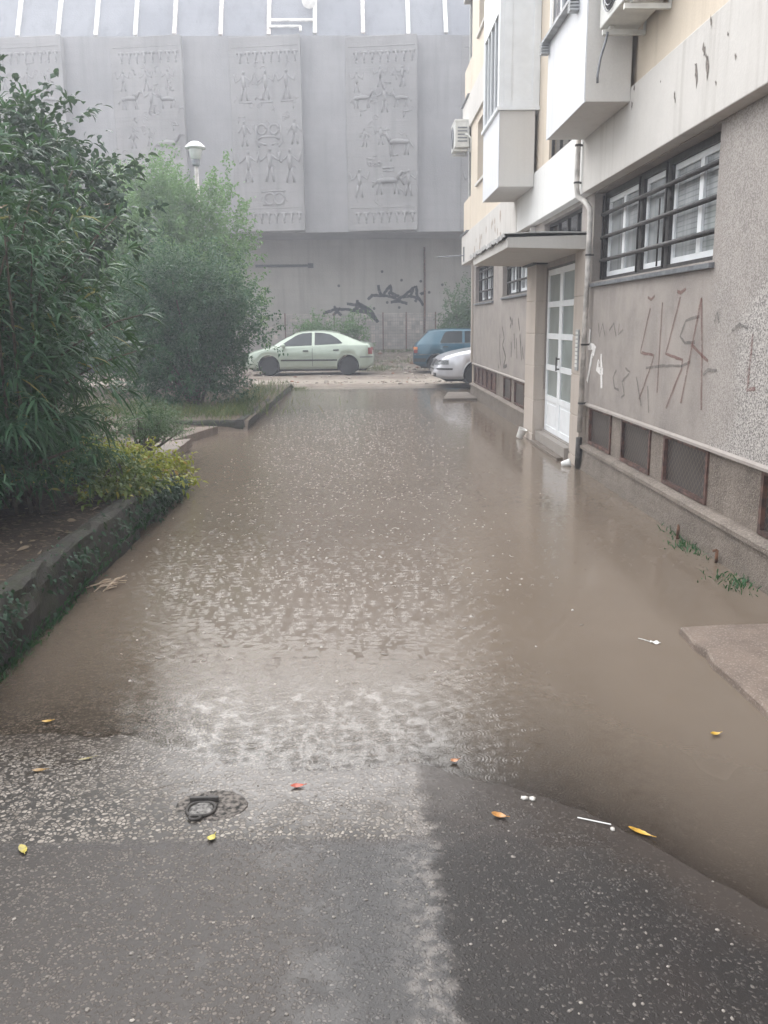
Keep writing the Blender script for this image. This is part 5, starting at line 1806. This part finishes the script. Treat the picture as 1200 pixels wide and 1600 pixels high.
bush('yellow_plant', (-2.45, 8.2, .1), (-2.48, 8.3, .27), (.75, .85, .28), 460, 15, .06, .026, MT['lf_yellow'], 'low yellow green leafy plant spilling over the crumbled wall end', 'plant', MT['bark'], .5, .5, .15, twig=.09, nstem=14, zmin=-.4, upb=.4)
bush('ground_ivy', (-2.05, 7.0, .25), (-2.02, 7.05, .36), (.26, .75, .17), 240, 12, .05, .024, MT['lf_yellow2'], 'green ground cover hanging over the broken end of the planter wall', 'plant', MT['bark'], .5, .4, .15, twig=.08, nstem=14, zmin=-.4, upb=.4)
bush('weedy_plant', (-2.45, 7.5, .22), (-2.4, 7.5, .42), (.42, .5, .24), 140, 11, .05, .018, MT['lf_grey'], 'dull green weed behind the mossy planter wall', 'plant', MT['bark'], .5, .4, .15, twig=.09, nstem=14, zmin=-.2, upb=.6)
bush('ferny_plant', (-2.75, 10.6, .06), (-2.62, 10.7, .36), (.46, .6, .36), 420, 18, .05, .010, MT['lf_grey'], 'grey green fern like plant beside the broken slabs', 'plant', MT['bark'], .4, .4, .12, twig=.11, nstem=14, zmin=-.2, upb=.7)
bush('weedy_plant', (-3.3, 9.6, .06), (-3.2, 9.5, .45), (.7, .6, .5), 200, 13, .06, .02, MT['lf_grey'], 'loose leafy weed behind the yellow green plant', 'plant', MT['bark'], .4, .4, .15, twig=.14, nstem=14, zmin=-.2, upb=.7)
bush('low_undergrowth', (-3.0, 6.0, .28), (-2.95, 6.1, .6), (.95, 1.7, .65), 620, 16, .10, .016, MT['lf_ole'], 'dark low undergrowth at the foot of the oleander', 'plant', MT['bark'], .4, .3, .15, twig=.14, nstem=14, zmin=-.1, upb=.7)
bush('sapling', (-1.9, 33.2, .15), (-1.7, 33.2, 1.3), (.85, .5, .8), 240, 12, .10, .05, MT['lf_feather'], 'pale leafy sapling behind the roof of the green car', 'sapling', MT['bark'], .4, .4, .3, twig=.2, nstem=7, upb=.5)
bush('sapling', (-.65, 33.4, .15), (-.4, 33.4, 1.35), (.6, .4, .8), 120, 11, .11, .05, MT['lf_feather'], 'thin pale sapling behind the tail of the green car', 'sapling', MT['bark'], .4, .4, .3, twig=.25, nstem=7, upb=.9)
bush('wall_bush', (3.7, 31.6, .1), (3.65, 31.6, 1.6), (.95, .8, 1.45), 520, 18, .085, .04, MT['lf_grey'], 'grey green bush standing behind the blue car', 'bush', MT['bark'], .3, .5, .2, twig=.2, nstem=8)
bush('side_bush', (-7.5, 21, .1), (-7.4, 21, 1.9), (1.9, 1.6, 1.9), 900, 20, .09, .04, MT['lf_shrub'], 'dark bush behind the oleander at the back of the bed', 'bush', MT['bark'], .3, .5, .2, twig=.2, nstem=8)


def grass(name, spots, label, hgt=(.10, .28), kind=None, cat='grass', wd=.006, material='lf_grass'):
    Ps, Ds, Ls = [], [], []
    for (x0, y0, z0, sx, sy, n) in spots:
        P = np.stack([rng.normal(x0, sx, n), rng.normal(y0, sy, n), np.full(n, z0)], 1)
        Ps.append(P)
        Ds.append(np.stack([rng.normal(0, .4, n), rng.normal(0, .4, n), np.ones(n)], 1))
        Ls.append(rng.uniform(*hgt, n))
    P, D, Ls = np.concatenate(Ps), np.concatenate(Ds), np.concatenate(Ls)
    V, t_, q = leaf_cloud(P, D, Ls, wd * rng.uniform(.7, 1.3, len(P)), .35, .1)
    o = leaf_obj(name, [(V, t_, q)], MT[material])
    return tag(o, label, cat, None, kind)


grass('long_grass', [(-2.35, 16.2, .13, .18, 1.2, 900), (-2.9, 14.9, .13, .55, .35, 900), (-4.2, 15.1, .13, .6, .5, 900), (-2.3, 19.5, .12, .25, 1.6, 700), (-4.0, 16.5, .13, 1.2, 1.0, 900)],
      None, (.12, .42), 'stuff', wd=.010)
grass('grass_tuft', [(-1.72, 22.7, -.02, .14, .30, 260)], 'bright grass tuft growing at the far end of the bed kerb', (.06, .17), wd=.009)
grass('grass_tuft', [(2.40, 6.15, -.01, .06, .12, 150), (2.42, 6.6, -.01, .03, .12, 40)], 'small green weed in the water under the third cellar window', (.03, .10), wd=.008, material='lf_shrub')
grass('grass_tuft', [(2.36, 5.25, -.01, .08, .10, 170)], 'green weed tuft at the wall foot near the concrete slab', (.03, .10), wd=.008, material='lf_shrub')
grass('far_grass', [(-1.5, 35.2, .45, 1.6, .35, 900), (1.5, 35.4, .5, 1.2, .3, 900), (2.2, 33.0, .2, .8, .7, 500), (.55, 31.5, .05, .45, .8, 420), (1.1, 33.5, .2, .8, .6, 420), (-.2, 34.2, .3, 1.6, .6, 500), (.3, 30.2, .04, .3, .3, 160)], None, (.08, .30), 'stuff', wd=.012)
grass('wall_foot_weeds', [(-1.79, 3.9, -.02, .025, .25, 420), (-1.79, 4.5, .0, .02, .35, 260), (-1.80, 5.4, .04, .012, .6, 300), (-1.80, 6.5, .1, .012, .5, 420), (-1.84, 7.6, .05, .03, .5, 420)], None, (.02, .09), 'stuff', wd=.010, material='lf_shrub')

n = 5200
yy_ = rng.uniform(2.5, 8.6, n)
pt_ = fbm(yy_ * 1.9, yy_ * .3, 44) + .25
kp = pt_ > rng.uniform(-.25, .9, n)
yy_ = yy_[kp]
n = len(yy_)
hh_ = np.abs(rng.normal(0, .13, n))
P = np.stack([-1.785 + rng.normal(0, .018, n) - np.where(hh_ < .05, rng.uniform(0, .16, n), 0), yy_, np.clip(.355 - hh_ - np.clip(yy_ - 6.7, 0, 2) * .07, .0, .37)], 1)
D = np.stack([rng.uniform(.1, 1, n), rng.normal(0, .6, n), rng.normal(-.2, .6, n)], 1)
tag(leaf_obj('wall_creeper', [leaf_cloud(P, D, rng.uniform(.018, .05, n), rng.uniform(.010, .026, n), .4, .1)], MT['lf_broad']), kind='stuff')
# leaf litter and twigs on the bed, rubble at the far end
n = 900
P = np.stack([rng.uniform(-4.5, -1.95, n), rng.uniform(2.5, 8.2, n), np.full(n, .32)], 1)
P[:, 2] = soil_z(P[:, 0], P[:, 1]) + .012
D = np.stack([rng.normal(0, 1, n), rng.normal(0, 1, n), rng.normal(0, .12, n)], 1)
tag(leaf_obj('leaf_litter', [leaf_cloud(P, D, rng.uniform(.05, .12, n), rng.uniform(.012, .03, n), .05, .1)], mat_leaf('dry_leaf', (.10, .07, .045), (.26, .20, .14), .6, .1)), kind='stuff')


def rock_mesh(mb, c, r, mi=0):
    bm = bmesh.new()
    bmesh.ops.create_icosphere(bm, subdivisions=1, radius=1)
    s_ = (random.uniform(.7, 1.3), random.uniform(.7, 1.3), random.uniform(.4, .8))
    vs = [(c[0] + v.co.x * r * s_[0] * random.uniform(.8, 1.15), c[1] + v.co.y * r * s_[1] * random.uniform(.8, 1.15), c[2] + v.co.z * r * s_[2]) for v in bm.verts]
    bm.verts.index_update()
    fs = [tuple(v.index for v in f_.verts) for f_ in bm.faces]
    bm.free()
    mb.add(vs, fs, mi)


MT['rubble'] = mat_plain('rubble', (.40, .35, .30), .8, .3, 9, .5)
MT['rubble_red'] = mat_plain('brick_rubble', (.30, .17, .12), .8, .3, 9, .5)
mb = MB()
for i in range(420):
    x_, y_ = random.uniform(-6, 3.2), random.choice([random.gauss(24.6, .35), random.gauss(33.0, 1.5), random.uniform(26, 36)])
    r_ = random.uniform(.02, .07) if y_ < 30 else random.uniform(.03, .13)
    rock_mesh(mb, (x_, y_, float(ground_z(np.array([x_]), np.array([y_]))[0]) + r_ * .2), r_, 0 if random.random() < .8 else 1)
tag(mb.build('rubble', [MT['rubble'], MT['rubble_red']], None), kind='stuff')
mb = MB()
for i in range(420):   # loose grit and pebbles on the wet asphalt in the foreground
    x_ = random.uniform(-1.7, 1.6)
    y_ = random.uniform(1.55, 3.1)
    if y_ > float(np.interp(x_, SX, SY)) - .02:
        continue
    rock_mesh(mb, (x_, y_, float(ground_z(np.array([x_]), np.array([y_]))[0]) + .001), random.uniform(.0025, .0065))
tag(mb.build('loose_grit', mat_plain('grit', (.26, .235, .21), .4, .3, 9), None), kind='stuff')

# ------------------------------------------------------------------ small things on the ground and in the water
def fallen_leaf(x, y, ln, wd, rz, col, label, zoff=.003, curl=.25, float_=False):
    z = 0.003 if float_ else float(ground_z(np.array([x]), np.array([y]))[0])
    n_ = 8
    vs, fs = [], []
    for i in range(n_ + 1):
        t_ = i / n_
        w = wd * (math.sin(math.pi * min(1, t_ * .97 + .03)) ** .8) * (1 - .25 * t_) * random.uniform(.9, 1.1)
        zz_ = zoff + curl * wd * (2 * t_ - 1) ** 2
        for k, q in enumerate((-.5, 0, .5)):
            lx, ly = (t_ - .5) * ln, q * w + .1 * wd * math.sin(t_ * 3)
            vs.append((x + lx * math.cos(rz) - ly * math.sin(rz), y + lx * math.sin(rz) + ly * math.cos(rz), z + zz_ + (abs(q) * .35 * w)))
    for i in range(n_):
        for k in range(2):
            a = i * 3 + k
            fs.append((a, a + 1, a + 4, a + 3))
    m_ = MB().add(vs, fs)
    e_ = vs[n_ * 3 + 1]
    d_ = Vector((math.cos(rz), math.sin(rz), 0))
    m_.tube([Vector(e_), Vector(e_) + d_ * ln * .18 + Vector((0, 0, .002))], .0014, 5)
    t = T('leaf_' + label.split()[0])
    c = t.mix(t.ramp(t.noise(60, 4), .35, .7), col, tuple(v * .55 for v in col))
    mm = t.end(t.prin(c, .35, None))
    o = m_.build('fallen_leaf', mm, None, smooth=True)
    return tag(o, label, 'leaf', 'fallen leaves')


fallen_leaf(.886, 2.537, .082, .026, -.75, (.62, .36, .04), 'long narrow yellow leaf on the dark asphalt near the right waterline')
fallen_leaf(1.404, 3.203, .045, .030, .2, (.55, .34, .05), 'small ochre leaf floating between asphalt and concrete slab', float_=True)
fallen_leaf(.435, 2.634, .055, .036, -.5, (.50, .24, .07), 'curled orange brown leaf lying on the dark asphalt patch')
fallen_leaf(.324, 3.028, .035, .028, .3, (.50, .22, .10), 'small reddish leaf in the shallow water above the asphalt patch', float_=True)
fallen_leaf(-.265, 2.865, .050, .030, .1, (.52, .10, .055), 'bright red leaf fragment on the pale gravelly asphalt')
fallen_leaf(-.516, 2.527, .036, .030, 1.2, (.58, .50, .10), 'small yellow leaf just below the valve cover')
fallen_leaf(-1.104, 2.47, .055, .028, -1.0, (.50, .42, .10), 'pale yellow leaf at the left edge below the seam')
fallen_leaf(-1.373, 3.44, .045, .026, .2, (.55, .33, .05), 'yellow leaf floating at the left water edge', float_=True)
fallen_leaf(-1.248, 3.007, .055, .026, .1, (.33, .20, .07), 'brown leaf on the gravel near the left water edge')
fallen_leaf(-1.10, 3.10, .06, .018, .4, (.24, .20, .07), 'olive green leaf beside the brown leaf on the gravel')

V_ = thing('valve_cover', (-.56, 2.73, -.006), 'old iron valve cover with a ring set in a concrete collar in the gravelly asphalt', 'valve cover')
zc = float(ground_z(np.array([-.56]), np.array([2.73]))[0])
pts = [( -.56 + .125 * math.cos(a) * (1 + .06 * math.sin(3 * a + 1)), 2.735 + .105 * math.sin(a) * (1 + .07 * math.sin(2 * a))) for a in np.linspace(0, 2 * math.pi, 28, endpoint=False)]
MB().prism(pts, 2, zc - .03, zc + .003).build('collar', mat_plain('worn_collar', (.17, .15, .135), .25, .6, 55, 1.0), V_, bevel=.004)
MB().tube([(-.585 + .048 * math.cos(a) * (1 + .05 * math.sin(2 * a)), 2.71 + .046 * math.sin(a), zc + .007 + .002 * math.sin(a * 3)) for a in np.linspace(0, 2 * math.pi, 25)], .0065, 6).tube(
    [(-.595 + .020 * math.cos(a), 2.652 + .012 * math.sin(a), zc + .011) for a in np.linspace(0, 2 * math.pi, 13)], .006, 6).build('ring', MT['iron'], V_, smooth=True)
MB().lathe([(.043, 0), (.040, .003)], (-.585, 2.71, zc + .006), 2, 20).build('lid', mat_plain('worn_lid', (.22, .21, .2), .22, .5, 60, .8), V_)
MB().box(-.635, -.535, 2.762, 2.776, zc + .004, zc + .020).box(-.575, -.55, 2.777, 2.79, zc + .004, zc + .016).build('hinge_bar', MT['iron'], V_, bevel=.002)

wh = mat_plain('white_plastic_litter', (.78, .78, .76), .35, .08, 20)
def cup(x, y, rz, tilt, label, s_=1.0):
    mb_ = MB().lathe([(.034 * s_, 0), (.036 * s_, .004), (.05 * s_, .11 * s_), (.052 * s_, .112 * s_), (.047 * s_, .11 * s_), (.033 * s_, .008)], (0, 0, 0), 2, 18)
    o = mb_.build('plastic_cup', wh, None, smooth=True, fix=False)
    o.location = (x, y, .01)
    o.rotation_euler = (tilt, .25, rz)
    return tag(o, label, 'litter', 'floating white litter')


cup(2.235, 12.45, .4, .35, 'white cup floating upright beyond the door', 1.3)
cup(2.30, 9.98, 1.2, 1.25, 'white cup lying half sunk before the doorstep', .95)
mb = MB()
vs = []
for i in range(9):
    t_ = i / 8
    w = .018 * math.sin(math.pi * (.12 + .8 * t_)) + .004
    vs += [(-.05 + .11 * t_, -w, .008 + .006 * math.sin(i)), (-.05 + .11 * t_, w, .012 + .006 * math.cos(i * 1.3))]
mb.add(vs, [(2 * i, 2 * i + 1, 2 * i + 3, 2 * i + 2) for i in range(8)])
mb.tube([(-.05, 0, .01), (-.12, .035, .009), (-.17, .05, .008)], .003, 5)
o = mb.build('plastic_spoon', wh, None, smooth=True, fix=False)
o.location = (1.50, 4.24, 0)
o.scale = (.5, .7, .7)
o.rotation_euler[2] = -.35
tag(o, 'white plastic spoon like scrap floating by the concrete slab', 'litter')
o = MB().tube([(.70, 2.625, .0), (.80, 2.575, .003)], .0022, 6).build('drinking_straw', wh)
o.location[2] = float(ground_z(np.array([.75]), np.array([2.6]))[0]) + .006
tag(o, 'thin white stick lying on the dark asphalt', 'litter')
mb = MB()
for (x_, y_, r_) in ((.545, 2.76, .014), (.572, 2.755, .012), (.80, 2.555, .009)):
    rock_mesh(mb, (x_, y_, float(ground_z(np.array([x_]), np.array([y_]))[0]) + .004), r_)
tag(mb.build('pebbles', mat_plain('white_pebble', (.62, .60, .56), .4, .15, 30), None, smooth=True), 'cluster of white pebbles on the dark asphalt at the waterline', 'pebbles', kind='stuff')
# driftwood clump by the planter wall
mb = MB()
for i in range(16):
    a = random.uniform(-.5, 1.2)
    l_ = random.uniform(.05, .16)
    c_ = Vector((random.gauss(-1.66, .035), random.gauss(5.4, .05), .012 + random.uniform(0, .03)))
    d_ = Vector((math.cos(a), math.sin(a), random.uniform(-.1, .35))) * l_ * .5
    mb.tube([c_ - d_, c_ + Vector((0, 0, .006)), c_ + d_], [.003, .006, .002], 5)
tag(mb.build('driftwood_clump', mat_plain('bleached_wood', (.46, .36, .27), .6, .25, 30), None), 'pale clump of twigs drifting by the planter wall', 'debris')
o = MB().tube([(2.40, 6.43, -.02), (2.405, 6.43, .10), (2.40, 6.435, .115)], [.014, .012, .004], 8).build('rusty_stub', MT['rust'], None, smooth=True)
tag(o, 'short rusty iron stub at the foot of the cellar wall', 'iron stub')
o = MB().tube([(2.43, 5.75, .0), (2.43, 5.75, .09)], .012, 8).tube([(2.43, 5.75, .09), (2.40, 5.75, .085)], .010, 8).build('rusty_hook', MT['rust'], None, smooth=True)
tag(o, 'small rusty hook on the wall foot between two weeds', 'iron hook')

# rain drops striking the water: little crowns and bubbles
mb = MB()
cnt = 0
while cnt < 3000:
    x_ = random.gauss(-.35, .85)
    y_ = 3.6 + (random.random() ** .75) * 13.5
    if not (-1.72 < x_ < 2.3):
        continue
    if x_ > 1.1 and random.random() < .8:
        continue
    if x_ < -1.3 and random.random() < .5:
        continue
    if y_ < 5.2 and random.random() < .75:
        continue
    cnt += 1
    r_ = random.uniform(.004, .0115)
    k = random.random()
    if k < .55:       # bubble / dome
        V, n_ = [], 7
        for (q, h_) in ((1, 0), (.8, .5), (.4, .85)):
            V += [(x_ + r_ * q * math.cos(2 * math.pi * a / n_), y_ + r_ * q * math.sin(2 * math.pi * a / n_), .0005 + r_ * h_ * .75) for a in range(n_)]
        V.append((x_, y_, .0005 + r_ * .72))
        Fc = [(l * n_ + a, l * n_ + (a + 1) % n_, (l + 1) * n_ + (a + 1) % n_, (l + 1) * n_ + a) for l in range(2) for a in range(n_)] + [(14 + a, 14 + (a + 1) % n_, 21) for a in range(n_)]
        mb.add(V, Fc)
    else:             # part of a crown rim
        a0 = random.uniform(0, 6.28)
        R_ = r_ * 2.1
        mb.tube([(x_ + R_ * math.cos(a0 + a), y_ + R_ * math.sin(a0 + a), .002 + .004 * math.sin(a * 1.6)) for a in np.linspace(0, random.uniform(1.6, 3.4), 7)], r_ * .26, 4, cap=False)
tag(mb.build('rain_splashes', mat_plain('splash_foam', (.46, .42, .385), .15, .1), None, smooth=True, fix=False), kind='stuff')

# ------------------------------------------------------------------ rain haze
hz = MB().box(-62, 62, -17, 73.5, -1.3, 18.5).build('haze', MT['room'])
m = bpy.data.materials.new('haze')
m.use_nodes = True
m.node_tree.nodes.clear()
pv = m.node_tree.nodes.new('ShaderNodeVolumePrincipled')
pv.inputs['Color'].default_value = (.86, .90, 1.0, 1)
pv.inputs['Density'].default_value = .0075
pv.inputs['Anisotropy'].default_value = .35
mo = m.node_tree.nodes.new('ShaderNodeOutputMaterial')
m.node_tree.links.new(pv.outputs[0], mo.inputs['Volume'])
hz.data.materials.clear()
hz.data.materials.append(m)
tag(hz, kind='stuff')
